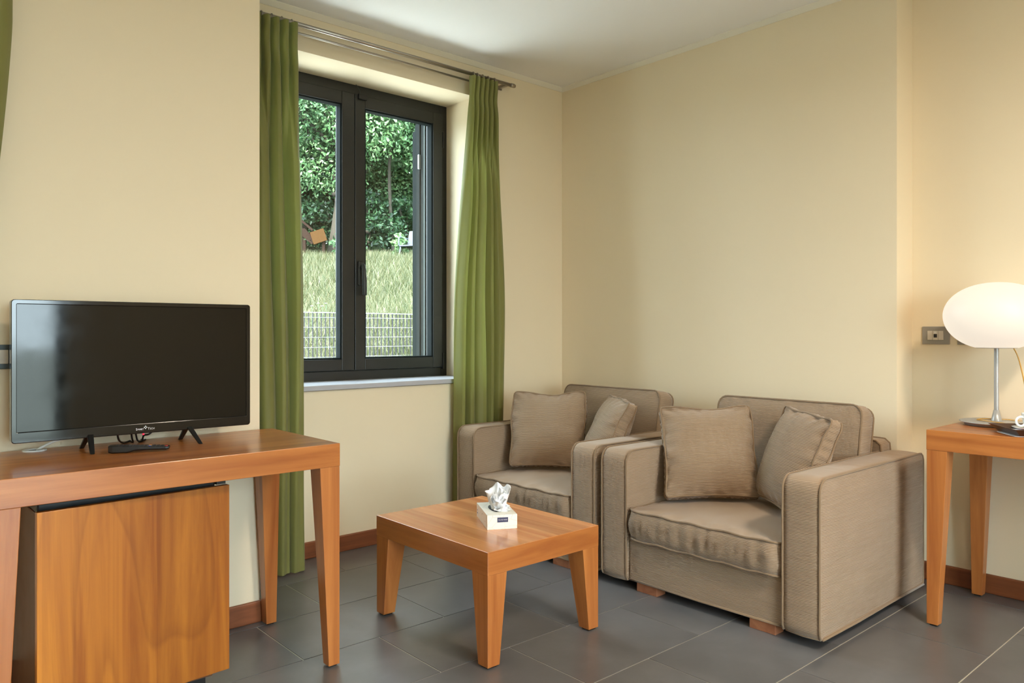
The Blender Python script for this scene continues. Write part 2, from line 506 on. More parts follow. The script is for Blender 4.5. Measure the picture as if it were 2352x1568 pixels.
struct(boxes('wall_front', [((XL, YB - 0.2, -0.06), (DX0, YB, TOP)), ((DX1, YB - 0.2, -0.06), (RX, YB, TOP)), ((DX0, YB - 0.2, DZ1), (DX1, YB, TOP))], M['wall']),
       'cream wall behind the viewpoint with an added glazed garden door', 'wall')
struct(obox('ceiling', (XL - 0.2, YB - 0.2, CZ), (AX + 0.4, 3.95, TOP), M['ceiling']), 'plain white ceiling', 'ceiling')

def cornice(name, pts, mat):
    """pts: 2D path, room on the left-hand side; small concave strip under the ceiling"""
    bm = bmesh.new(); prof = [(0, CZ - 0.024), (0.004, CZ - 0.024), (0.012, CZ - 0.016), (0.024, CZ - 0.004), (0.024, CZ + 0.01), (0, CZ + 0.01)]
    for (a, b, nrm) in pts:
        for (d0, z0), (d1, z1) in zip(prof, prof[1:]):
            v = [bm.verts.new((a[0] + nrm[0] * d0, a[1] + nrm[1] * d0, z0)), bm.verts.new((b[0] + nrm[0] * d0, b[1] + nrm[1] * d0, z0)),
                 bm.verts.new((b[0] + nrm[0] * d1, b[1] + nrm[1] * d1, z1)), bm.verts.new((a[0] + nrm[0] * d1, a[1] + nrm[1] * d1, z1))]
            bm.faces.new(v)
    return obj(name, bm, mat)
struct(cornice('trim_1', [((BX, WY), (AX, WY), (0, -1))], M['cornice']), 'thin off-white cornice above the window', 'cornice')
struct(cornice('trim_2', [((AX, WY), (AX, 1.405), (-1, 0)), ((AX, 1.405), (RX, 1.405), (0, -1)), ((RX, 1.405), (RX, YB), (-1, 0))], M['cornice']), 'thin off-white cornice above the armchairs', 'cornice')

BH = 0.084
def bb(name, lo, hi, mat, label): struct(obox(name, lo, hi, mat, bevel=0.006), label, 'baseboard')
bb('baseboard_back', (BX + 0.012, WY - 0.012, 0), (AX, WY, BH), M['base'], 'red-brown wooden skirting under the window')
bb('baseboard_left', (XL, TY - 0.012, 0), (BX + 0.012, TY, BH), M['base'], 'red-brown wooden skirting below the television wall')
bb('baseboard_left_return', (BX, TY, 0), (BX + 0.012, WY - 0.012, BH), M['base_y'], 'red-brown wooden skirting on the wall end beside the desk')
bb('baseboard_right', (AX - 0.012, 1.393, 0), (AX, WY - 0.012, BH), M['base_y'], 'red-brown wooden skirting behind the armchairs')
bb('baseboard_right_return', (AX, 1.393, 0), (RX - 0.012, 1.405, BH), M['base'], 'red-brown wooden skirting on the short wall return')
bb('baseboard_right_recess', (RX - 0.012, YB, 0), (RX, 1.405, BH), M['base_y'], 'red-brown wooden skirting under the lamp table')

# unseen fill lamps added on the ceiling behind the viewpoint to brighten the room
def fill_lamp(label, x, y, power, col):
    o = thing('fill_lamp', label, 'added fill lamp', (x, y, CZ), group='added fill lamps')
    bm = bmesh.new(); lathe(bm, [(0, 0), (0.235, 0), (0.24, -0.02), (0.24, -0.05), (0.225, -0.05), (0.225, -0.02), (0, -0.02)], 40); obj('housing', bm, M['white'], o, True)
    d = bpy.data.lights.new('fill_light', 'AREA'); d.shape = 'DISK'; d.size = 0.42; d.energy = power; d.color = col
    l = bpy.data.objects.new('fill_light', d); COL.objects.link(l); l.parent = o; l.location = (0, 0, -0.052)
fill_lamp('flush white fill lamp added above and behind the viewpoint', -0.2, -0.9, 24, (1.0, 0.93, 0.83))
fill_lamp('flush white fill lamp added over the right of the room behind the viewpoint', 1.9, -0.5, 80, (1.0, 0.85, 0.66))

# ------------------------------------------------------------------ window in view
def pane(name, lo, hi, parent): return obox(name, lo, hi, M['glass'], parent)

FY = 3.784
win = thing('window_1', 'dark bronze two-leaf window over the stone sill', 'window', (0, 0, 0)); win['kind'] = 'structure'
e = 0.046
fr = boxes('window_frame', [((W0, FY, WZ0), (W0 + e, FY + 0.07, WZ1)), ((W1 - e, FY, WZ0), (W1, FY + 0.07, WZ1)),
                       ((W0 + e, FY, WZ0), (W1 - e, FY + 0.07, WZ0 + 0.052)), ((W0 + e, FY, WZ1 - 0.052), (W1 - e, FY + 0.07, WZ1))], M['frame'], win, 0.003)
def sash(x0, x1, gx0, gx1, gz0, gz1):
    z0, z1 = 0.912, 2.458; ya, yb = FY - 0.014, FY + 0.06
    s = boxes('sash', [((x0, ya, z0), (gx0, yb, z1)), ((gx1, ya, z0), (x1, yb, z1)), ((gx0, ya, z0), (gx1, yb, gz0)), ((gx0, ya, gz1), (gx1, yb, z1))], M['frame'], win, 0.003)
    i = 0.008
    boxes('glazing_bead', [((gx0, ya + 0.006, gz0), (gx0 + i, yb - 0.02, gz1)), ((gx1 - i, ya + 0.006, gz0), (gx1, yb - 0.02, gz1)),
                           ((gx0 + i, ya + 0.006, gz0), (gx1 - i, yb - 0.02, gz0 + i)), ((gx0 + i, ya + 0.006, gz1 - i), (gx1 - i, yb - 0.02, gz1))], M['shutter'], s, 0.002)
    pane('pane', (gx0 + 0.004, FY + 0.02, gz0 + 0.004), (gx1 - 0.004, FY + 0.026, gz1 - 0.004), s)
    return s
sash(1.626, 2.1705, 1.70, 2.092, 0.974, 2.388)
rs = sash(2.1745, 2.778, 2.238, 2.709, 0.974, 2.388)
for z in (2.30, 0.95):
    obox('hinge', (2.778, FY - 0.018, z - 0.05), (2.790, FY + 0.002, z + 0.05), M['black'], win, 0.003)
# handle: base plate, lever
hb = obox('handle_plate', (2.188, FY - 0.026, 1.385), (2.222, FY - 0.012, 1.525), M['frame'], win, 0.008, 4)
bm = bmesh.new()
tube(bm, [(2.205, FY - 0.02, 1.485), (2.205, FY - 0.045, 1.485)], 0.011, 12)
tube(bm, spline([(2.205, FY - 0.045, 1.50), (2.205, FY - 0.056, 1.47), (2.206, FY - 0.06, 1.40), (2.207, FY - 0.058, 1.33)], 5), [0.012] * 8 + [0.0135] * 8, 12)
obj('lever', bm, M['frame'], hb, True)
# concealed top latch with its wire
lt = obox('latch', (2.19, FY - 0.03, 2.43), (2.245, FY - 0.012, 2.462), M['black'], win, 0.004)
otube('latch_wire', spline([(2.205, FY - 0.02, 2.46), (2.20, FY - 0.018, 2.48), (2.18, FY - 0.012, 2.511)], 5), 0.0016, M['gasket'], lt, 6)

struct(obox('trim_3', (W0 - 0.012, 3.482, 0.832), (W1, FY + 0.03, 0.858), M['sill'], bevel=0.003), 'pale grey stone window sill under the dark window', 'window sill')

# folded shutter leaf standing outside the right-hand pane
sh = thing('folded_shutter', 'dark grey metal shutter leaf folded open outside the right pane', 'shutter', (2.775, 3.87, 0.9))
def sbox(n, lo, hi, m, p=sh, b=0.002): return obox(n, lo, hi, m, p, b)
sbox('stile', (-0.045, 0.02, 0.03), (0.0, 0.06, 1.56), M['shutter'])
sbox('stile', (-0.045, 0.075, 0.03), (-0.005, 0.115, 1.56), M['shutter'])
sbox('stile', (-0.02, 0.13, 0.03), (0.03, 0.19, 1.50), M['shutter'])
sbox('leaf_panel', (0.005, 0.02, 0.04), (0.022, 0.20, 1.55), M['shutter'])
sbox('edge_strip', (-0.055, 0.004, 0.03), (-0.046, 0.018, 1.56), M['gasket'])
hg = sbox('hinge_plate', (-0.022, 0.116, 1.28), (-0.005, 0.13, 1.48), M['black'])
for dz in (1.40, 1.44): sbox('screw', (-0.016, 0.112, dz), (-0.010, 0.1165, dz + 0.006), M['alu'], hg, 0.0)
sbox('catch', (-0.06, 0.062, 1.24), (-0.046, 0.074, 1.33), M['alu'])
sbox('bottom_bolt', (-0.05, 0.03, 0.0), (-0.02, 0.05, 0.03), M['alu'])

# second window, in the television wall, and a garden door added for brightness: both out of view, both light the room
w2 = thing('window_2', 'dark framed window left of the television, out of view', 'window'); w2['kind'] = 'structure'
boxes('window_frame', [((V0, 3.1, 0.83), (V0 + 0.1, 3.16, 2.512)), ((V1 - 0.1, 3.1, 0.83), (V1, 3.16, 2.512)), ((V0 + .1, 3.1, 0.83), (V1 - .1, 3.16, 0.93)),
                 ((V0 + .1, 3.1, 2.412), (V1 - .1, 3.16, 2.512)), (((V0 + V1) / 2 - .06, 3.1, .93), ((V0 + V1) / 2 + .06, 3.16, 2.412))], M['frame'], w2)
pane('pane', (V0 + 0.1, 3.12, 0.93), ((V0 + V1) / 2 - .06, 3.126, 2.412), w2); pane('pane', ((V0 + V1) / 2 + .06, 3.12, 0.93), (V1 - 0.1, 3.126, 2.412), w2)
d1 = thing('door_1', 'glazed garden door added behind the viewpoint', 'door'); d1['kind'] = 'structure'
dm = (DX0 + DX1) / 2; ya, yb = YB - 0.12, YB - 0.06
boxes('door_frame', [((DX0, ya, 0), (DX0 + .09, yb, DZ1)), ((DX1 - .09, ya, 0), (DX1, yb, DZ1)), ((DX0 + .09, ya, 0), (DX1 - .09, yb, .12)),
               ((DX0 + .09, ya, DZ1 - .1), (DX1 - .09, yb, DZ1)), ((dm - .08, ya, .12), (dm + .08, yb, DZ1 - .1))], M['frame'], d1)
pane('pane', (DX0 + .09, YB - .09, .12), (dm - .08, YB - .084, DZ1 - .1), d1); pane('pane', (dm + .08, YB - .09, .12), (DX1 - .09, YB - .084, DZ1 - .1), d1)

# ------------------------------------------------------------------ curtains and rod
def curtain_mesh(name, xt0, xt1, xb0, xb1, y, zt, zb, n_top, n_low, amp_t, amp_b, seed, parent, yb=0.0):
    """drape with stitched pinch pleats at the head that relax into a few broad folds"""
    NU, NV = 260, 70
    rnd = random.Random(seed); ph = rnd.random() * 6
    wa = [rnd.uniform(-1, 1) for _ in range(6)]
    warp = lambda u: u + 0.035 * (wa[0] * math.sin(2 * PI * u) + wa[1] * math.sin(4 * PI * u + 1) + 0.5 * wa[2] * math.sin(6 * PI * u))
    sm = lambda a, b, v: (lambda t: t * t * (3 - 2 * t))(max(0.0, min(1.0, (v - a) / (b - a))))
    verts, faces = [], []
    for j in range(NV + 1):
        v = (j / NV) ** 1.35; z = zt + (zb - zt) * v
        pinch = math.exp(-((v - 0.045) / 0.022) ** 2)
        w = sm(0.0, 0.55, v) ** 0.8
        a0 = xt0 + (xb0 - xt0) * w; a1 = xt1 + (xb1 - xt1) * w
        mixv = sm(0.05, 0.30, v)
        for i in range(NU + 1):
            u = i / NU; uw = warp(u)
            at = 2 * PI * n_top * u + ph
            st = math.sin(at); st = math.copysign(abs(st) ** 0.6, st)
            al = 2 * PI * n_low * (uw + 0.02 * math.sin(2.2 * v * PI + 5 * u + seed)) + ph
            sl = math.sin(al) + 0.28 * math.sin(2 * al + 1.1 + 2.5 * v + wa[3]) + 0.12 * math.sin(3.3 * al + 4 * v)
            sl = math.copysign(min(1.15, abs(sl)) ** 0.85, sl)
            d = (1 - mixv) * amp_t * st * (1 - 0.5 * pinch) + mixv * amp_b * sl * (0.85 + 0.25 * math.sin(3 * u + seed))
            dx = (1 - mixv) * 0.20 * amp_t * math.cos(at) + mixv * 0.32 * amp_b * math.cos(al)
            crs = 0.004 * noise.noise(Vector((u * 14, v * 5, seed))) * mixv
            verts.append((a0 + (a1 - a0) * u + dx, y + yb * v + d + crs, z))
    for j in range(NV):
        for i in range(NU):
            p = j * (NU + 1) + i; faces.append((p, p + 1, p + NU + 2, p + NU + 1))
    me = bpy.data.meshes.new(name); me.from_pydata(verts, [], faces)
    return link_mesh(name, me, M['curtain'], parent, True)

RY, RZ = 3.425, 2.606
rod = thing('curtain_rod', 'brushed steel curtain rod above the window', 'curtain rod', (0, 0, 0))
otube('rod', [(BX, RY, RZ), (3.03, RY, RZ)], 0.0105, M['steel'], rod, 16)
bm = bmesh.new(); tube(bm, [(3.03, RY, RZ), (3.035, RY, RZ), (3.055, RY, RZ), (3.064, RY, RZ), (3.068, RY, RZ)], [0.0118, 0.013, 0.013, 0.010, 0.004], 16)
obj('end_cap', bm, M['steel'], rod, True)
otube('rear_rail', [(BX, 3.452, RZ - 0.032), (2.98, 3.452, RZ - 0.032)], 0.006, M['steel'], rod, 10)
for x in (1.30, 3.0):
    bm = bmesh.new(); box(bm, (x - 0.008, RY, RZ - 0.012), (x + 0.008, WY, RZ + 0.004)); obj('bracket', bm, M['steel'], rod)

def hang_rings(parent, xs):
    for x in xs:
        bm = bmesh.new()
        tube(bm, [(x, RY + 0.015 * math.cos(a), RZ - 0.002 + 0.015 * math.sin(a)) for a in [2 * PI * k / 16 for k in range(16)]], 0.0022, 6, True)
        obj('ring', bm, M['steel'], parent, True)
cl = thing('curtain', 'green pleated curtain hanging beside the television wall', 'curtain', (0, 0, 0), group='green window curtains')
curtain_mesh('drape', 1.29, 1.655, 1.29, 1.655, RY - 0.02, RZ - 0.012, 0.012, 8, 5, 0.028, 0.050, 3, cl, yb=-0.075)
hang_rings(cl, (1.45, 1.48, 1.53, 1.58, 1.63))
cr_ = thing('curtain', 'green pleated curtain hanging behind the corner armchair', 'curtain', (0, 0, 0), group='green window curtains')
curtain_mesh('drape', 2.725, 2.925, 2.63, 2.99, RY - 0.005, RZ - 0.012, 0.012, 6, 5, 0.026, 0.038, 9, cr_, yb=0.010)
hang_rings(cr_, (2.74, 2.77, 2.81, 2.85, 2.90))
c3 = thing('curtain', 'sliver of green curtain at the upper left picture edge', 'curtain', (0, 0, 0), group='green window curtains')
def side_curtain():  # drawn across the whole unseen window to hold back its light
    NU, NV = 420, 50; verts, faces = [], []
    for j in range(NV + 1):
        v = j / NV; z = 2.594 + (0.80 - 2.594) * v
        right = 0.402 - 0.006 * v - 0.09 * max(0, (v - 0.28)) ** 1.3 * 2.2
        for i in range(NU + 1):
            u = i / NU; ang = u * 17 * 2 * PI
            verts.append((-1.45 + (right + 1.45) * u + 0.012 * math.cos(ang), 2.80 + 0.030 * math.sin(ang) + 0.008 * math.sin(ang * 0.37), z))
    for j in range(NV):
        for i in range(NU):
            p = j * (NU + 1) + i; faces.append((p, p + 1, p + NU + 2, p + NU + 1))
    me = bpy.data.meshes.new('drape'); me.from_pydata(verts, [], faces); link_mesh('drape', me, M['curtain'], c3, True)
side_curtain()
rod2 = thing('curtain_rod', 'steel curtain rod over the window left of the television', 'curtain rod')
otube('rod', [(-1.5, 2.80, 2.606), (0.40, 2.80, 2.606)], 0.0105, M['steel'], rod2, 12)
for x in (-1.4, 0.30): obox('bracket', (x - 0.008, 2.80, 2.594), (x + 0.008, TY, 2.61), M['steel'], rod2)

# ------------------------------------------------------------------ tables
def tapered_leg(parent, cx, cy, sx, sy, zt, top=0.085, bot=0.048, depth_top=None, mat=None):
    """outer corner at (cx, cy); sx, sy point towards the inside of the table"""
    dt = depth_top or top; g = 0.006
    bm = bmesh.new()
    f = lambda w, d, z: [(cx, cy, z), (cx + sx * w, cy, z), (cx + sx * w, cy + sy * d, z), (cx, cy + sy * d, z)]
    hexa(bm, f(bot, bot, g), f(top, dt, zt))
    l = obj('leg', bm, mat or M['wood_z'], parent, False, 0.0015)
    bm = bmesh.new()
    box(bm, (min(cx + sx * .008, cx + sx * (bot - .008)), min(cy + sy * .008, cy + sy * (bot - .008)), 0), (max(cx + sx * .008, cx + sx * (bot - .008)), max(cy + sy * .008, cy + sy * (bot - .008)), g))
    obj('glide', bm, M['black'], l)

desk = thing('desk', 'beech desk with tapered legs carrying the television', 'desk', (0, 0, 0))
D0, D1, DY0, DY1 = 0.285, 1.275, 2.311, 2.846
face_grain(obox('desk_top', (D0, DY0, 0.673), (D1, DY1, 0.75), M['wood_x'], desk, 0.0018), M['wood_y'], 0)
for cx, sx in ((D0 + .001, 1), (D1 - .001, -1)):
    for cy, sy in ((DY0 + .001, 1), (DY1 - .001, -1)):
        tapered_leg(desk, cx, cy, sx, sy, 0.673, 0.072 if sy == 1 else 0.075, 0.04, 0.072)

ct = thing('coffee_table', 'low square beech coffee table in front of the armchairs', 'table', (1.62, 1.946, 0))
TX, TYL, TZ = 0.548, 0.697, 0.392
top_ = face_grain(obox('table_top', (0, 0, 0.313), (TX, TYL, TZ), M['wood_table'], ct, 0.0018), M['wood_x'], 1)
top_.data.materials.append(M['wood_y'])
for p in top_.data.polygons:
    if abs(p.normal[0]) > 0.9: p.material_index = 2
for cx, sx in ((0.001, 1), (TX - 0.001, -1)):
    for cy, sy in ((0.001, 1), (TYL - 0.001, -1)):
        tapered_leg(ct, cx, cy, sx, sy, 0.313, 0.085, 0.052)

st = thing('side_table', 'tall beech table carrying the round lamp', 'table', (3.14, 1.135, 0))
face_grain(obox('table_top', (0, -0.99, 0.673), (0.54, 0, 0.75), M['wood_y'], st, 0.0018), M['wood_x'], 1)
for cx, sx in ((0.001, 1), (0.539, -1)):
    for cy, sy in ((-0.989, 1), (-0.001, -1)):
        tapered_leg(st, cx, cy, sx, sy, 0.673, 0.072, 0.04, 0.072)

# ------------------------------------------------------------------ minibar under the desk
mb = thing('minibar_fridge', 'minibar under the desk with a honey wood door', 'minibar', (0.40, 2.40, 0))
obox('body', (0.012, 0.05, 0.03), (0.50, 0.43, 0.625), M['brown_side'], mb, 0.004)
obox('top_cover', (0.012, 0.03, 0.625), (0.50, 0.43, 0.655), M['black'], mb, 0.006)
obox('plinth', (0.03, 0.06, 0.0), (0.48, 0.41, 0.03), M['black'], mb)
dr = bpy.data.objects.new('door', None); COL.objects.link(dr); dr.parent = mb; dr.location = (0.527, -0.002, 0); dr.rotation_euler = (0, 0, R(4.2))
obox('door_panel', (-0.53, -0.012, 0.066), (0.0, 0.008, 0.645), M['wood_door'], dr, 0.0012)
obox('door_liner', (-0.515, 0.008, 0.09), (-0.03, 0.034, 0.632), M['black'], dr, 0.003)
obox('hinge', (-0.03, 0.009, 0.646), (-0.002, 0.06, 0.660), M['black'], mb)
bpy.context.view_layer.update()
for o in mb.children:
    if o.name.startswith('hinge'): o.location = (0.525, -0.004, 0)

# ------------------------------------------------------------------ television
tv = thing('television', 'black flat television standing on the desk', 'television', (0.3905, 2.68, 0.75))
TVW, TVZ0, TVZ1 = 0.727, 0.042, 0.473
def rrect(x0, x1, z0, z1, r, n=5):
    out = []
    for cx, cz, a0 in ((x1 - r, z1 - r, 0), (x0 + r, z1 - r, 90), (x0 + r, z0 + r, 180), (x1 - r, z0 + r, 270)):
        for k in range(n + 1):
            a = R(a0 + 90 * k / n); out.append((cx + r * math.cos(a), cz + r * math.sin(a)))
    return out
def slab(name, outline, y0, y1, mat, parent, bevel=0.0, hole=None):
    bm = bmesh.new()
    a = [bm.verts.new((x, y0, z)) for x, z in outline]; b = [bm.verts.new((x, y1, z)) for x, z in outline]; n = len(a)
    if hole is None:
        bm.faces.new(a); bm.faces.new(b[::-1])
    else:
        c = [bm.verts.new((x, y0, z)) for x, z in hole]; d = [bm.verts.new((x, y0 + 0.004, z)) for x, z in hole]
        for i in range(n):
            j = (i + 1) % n; bm.faces.new((a[i], a[j], c[j], c[i])); bm.faces.new((c[i], c[j], d[j], d[i]))
        bm.faces.new(b[::-1])
    for i in range(n): bm.faces.new((a[i], b[i], b[(i + 1) % n], a[(i + 1) % n]))
    return obj(name, bm, mat, parent, False, bevel)
slab('bezel', rrect(0, TVW, TVZ0, TVZ1, 0.009), 0, 0.035, M['gloss_black'], tv, 0.002, rrect(0.0135, TVW - 0.0135, TVZ0 + 0.033, TVZ1 - 0.0135, 0.003))
obox('screen', (0.014, 0.003, TVZ0 + 0.0335), (TVW - 0.014, 0.02, TVZ1 - 0.014), M['screen'], tv)
obox('rear_housing', (0.10, 0.035, 0.085), (TVW - 0.10, 0.075, 0.34), M['black'], tv, 0.012)
for x, dx in ((0.212, -0.012), (0.515, 0.012)):
    bm = bmesh.new()
    def strut(p, q, w):
        p, q = Vector(p), Vector(q)
        f = lambda c, w: [(c.x - w, c.y - w, c.z), (c.x + w, c.y - w, c.z), (c.x + w, c.y + w, c.z), (c.x - w, c.y + w, c.z)]
        hexa(bm, f(q, w * 0.7), f(p, w))
    strut((x, 0.012, TVZ0 + 0.012), (x + (-0.012 if dx < 0 else 0.012), -0.072, 0.0), 0.009)
    strut((x, 0.022, TVZ0 + 0.012), (x + (-0.01 if dx < 0 else -0.006), 0.078, 0.0), 0.009)
    obj('stand_foot', bm, M['black'], tv, False, 0.002)
text_mesh('maker_lettering', 'S', 0.0105, M['print_white'], tv, (0.346, -0.0008, TVZ0 + 0.0145), (R(90), 0, 0))
text_mesh('maker_lettering', 'MART', 0.0082, M['print_white'], tv, (0.3585, -0.0008, TVZ0 + 0.0138), (R(90), 0, 0), sx=0.85)
text_mesh('maker_lettering', 'T', 0.0105, M['print_white'], tv, (0.3835, -0.0008, TVZ0 + 0.0145), (R(90), 0, 0))
text_mesh('maker_lettering', 'ECH', 0.0082, M['print_white'], tv, (0.3945, -0.0008, TVZ0 + 0.0138), (R(90), 0, 0), sx=0.9)
bm = bmesh.new()
for cx, cz in ((0, 0.0035), (0, -0.0035), (-0.0035, 0), (0.0035, 0)):
    s = 0.0022; hexa(bm, [(cx - s, 0, cz), (cx, 0, cz - s), (cx + s, 0, cz), (cx, 0, cz + s)], [(cx - s, -0.0006, cz), (cx, -0.0006, cz - s), (cx + s, -0.0006, cz), (cx, -0.0006, cz + s)])
lg = obj('maker_emblem', bm, M['print_white'], tv); lg.location = (0.3735, -0.0004, TVZ0 + 0.0195)
bm = bmesh.new(); lathe(bm, [(0, -0.003), (0.003, -0.002), (0.0035, 0), (0.003, 0.002), (0, 0.003)], 12)
led = obj('standby_light', bm, M['led'], tv, True); led.location = (0.368, 0.004, TVZ0 - 0.003)
for a in ([(0.30, 0.05, 0.10), (0.305, 0.06, 0.03), (0.33, 0.10, 0.004), (0.36, 0.13, 0.004)],
          [(0.34, 0.05, 0.10), (0.35, 0.07, 0.03), (0.362, 0.10, 0.004), (0.362, 0.135, 0.004)],
          [(0.35, 0.05, 0.09), (0.365, 0.075, 0.03), (0.38, 0.10, 0.004), (0.41, 0.13, 0.004)],
          [(0.43, 0.05, 0.06), (0.40, 0.045, 0.034), (0.388, 0.07, 0.026), (0.392, 0.10, 0.005), (0.40, 0.14, 0.004)]):
    otube('cable', spline(a, 8), 0.003, M['black'], tv, 8)

# white cable outlet ring in the desk with its cable
gr = thing('cable_grommet', 'round white cable outlet set in the desk', 'cable outlet', (0.470, 2.805, 0.75))
bm = bmesh.new(); lathe(bm, [(0.018, 0.0), (0.018, 0.003), (0.030, 0.005), (0.034, 0.003), (0.034, 0.0)], 32); obj('ring', bm, M['white'], gr, True)
bm = bmesh.new(); lathe(bm, [(0, 0.0008), (0.018, 0.0008)], 24); obj('opening', bm, M['slot_dark'], gr)
otube('cable', spline([(0.008, 0, 0.001), (0.02, -0.012, 0.012), (0.06, -0.02, 0.03), (0.12, -0.02, 0.04), (0.19, -0.03, 0.06)], 8), 0.004, M['white'], gr, 8)

# remote control
rm = thing('remote_control', 'black remote control lying on the desk', 'remote control', (0.7135, 2.562, 0.75), (0, 0, R(-22.5)))
bm = bmesh.new(); Lr = 0.086
prof = [(-Lr, 0.0195, 0.0035, 0.0235), (-Lr + .012, 0.0215, 0.0005, 0.0235), (-0.035, 0.0215, 0.0, 0.022), (-0.012, 0.021, 0.006, 0.0205), (0.03, 0.0205, 0.0065, 0.0185), (Lr - 0.01, 0.0195, 0.0052, 0.0165), (Lr, 0.0165, 0.008, 0.0145)]
rings = []
for x, hw, z0, z1 in prof:
    rings.append([bm.verts.new(p) for p in ((x, -hw * .8, z0), (x, hw * .8, z0), (x, hw, z0 + .004), (x, hw, z1 - .002), (x, hw * .9, z1), (x, -hw * .9, z1), (x, -hw, z1 - .002), (x, -hw, z0 + .004))])
for a, b in zip(rings, rings[1:]):
    for k in range(8): bm.faces.new((a[k], a[(k + 1) % 8], b[(k + 1) % 8], b[k]))
bm.faces.new(rings[0]); bm.faces.new(rings[-1][::-1])
obj('body', bm, M['black'], rm, False, 0.001)
bm = bmesh.new(); zt = lambda x: 0.0235 - (x + Lr) / (2 * Lr) * 0.0085
for i in range(12):
    for j in range(3):
        x = -0.062 + i * 0.0115; y = -0.0115 + j * 0.0115
        if i == 8: continue
        box(bm, (x - .004, y - .004, zt(x) - .001), (x + .004, y + .004, zt(x) + .0016))
obj('keypad', bm, M['slot_dark'], rm, False, 0.0008)
for j, mm in enumerate(('red', 'yellow', 'blue')):
    x = -0.062 + 8 * 0.0115; y = -0.0115 + (2 - j) * 0.0115
    obox('button', (x - .0035, y - .0035, zt(x) - .001), (x + .0035, y + .0035, zt(x) + .0022), M[mm], rm)
obox('power_button', (0.073, -0.012, zt(.075) - .001), (0.081, -0.004, zt(.075) + .0022), M['red'], rm)

# ------------------------------------------------------------------ upholstery
def outline_rr(w, h, radii, n=120, pinch=0.0, cx=0.0, cy=0.0):
    """closed rounded-rectangle outline, evenly resampled; radii: tr, tl, bl, br; pinch pulls the edge middles in"""
    pts = []
    for (sx, sy), r, a0 in zip(((1, 1), (-1, 1), (-1, -1), (1, -1)), radii, (0, 90, 180, 270)):
        for k in range(9):
            a = R(a0 + 90 * k / 8); pts.append((sx * (w / 2 - r) + r * math.cos(a), sy * (h / 2 - r) + r * math.sin(a)))
    P = [Vector((p[0], p[1])) for p in pts]; L = [0.0]
    for i in range(len(P)): L.append(L[-1] + (P[(i + 1) % len(P)] - P[i]).length)
    out = []; k = 0
    for q in range(n):
        s = L[-1] * q / n
        while L[k + 1] < s: k += 1
        t = (s - L[k]) / max(1e-9, L[k + 1] - L[k]); p = P[k].lerp(P[(k + 1) % len(P)], t)
        if pinch:
            fx, fy = abs(p.x) / (w / 2), abs(p.y) / (h / 2)
            p = Vector((p.x * (1 - pinch * max(0, 1 - fy * fy)) , p.y * (1 - pinch * max(0, 1 - fx * fx))))
        out.append((p.x + cx, p.y + cy))
    return out

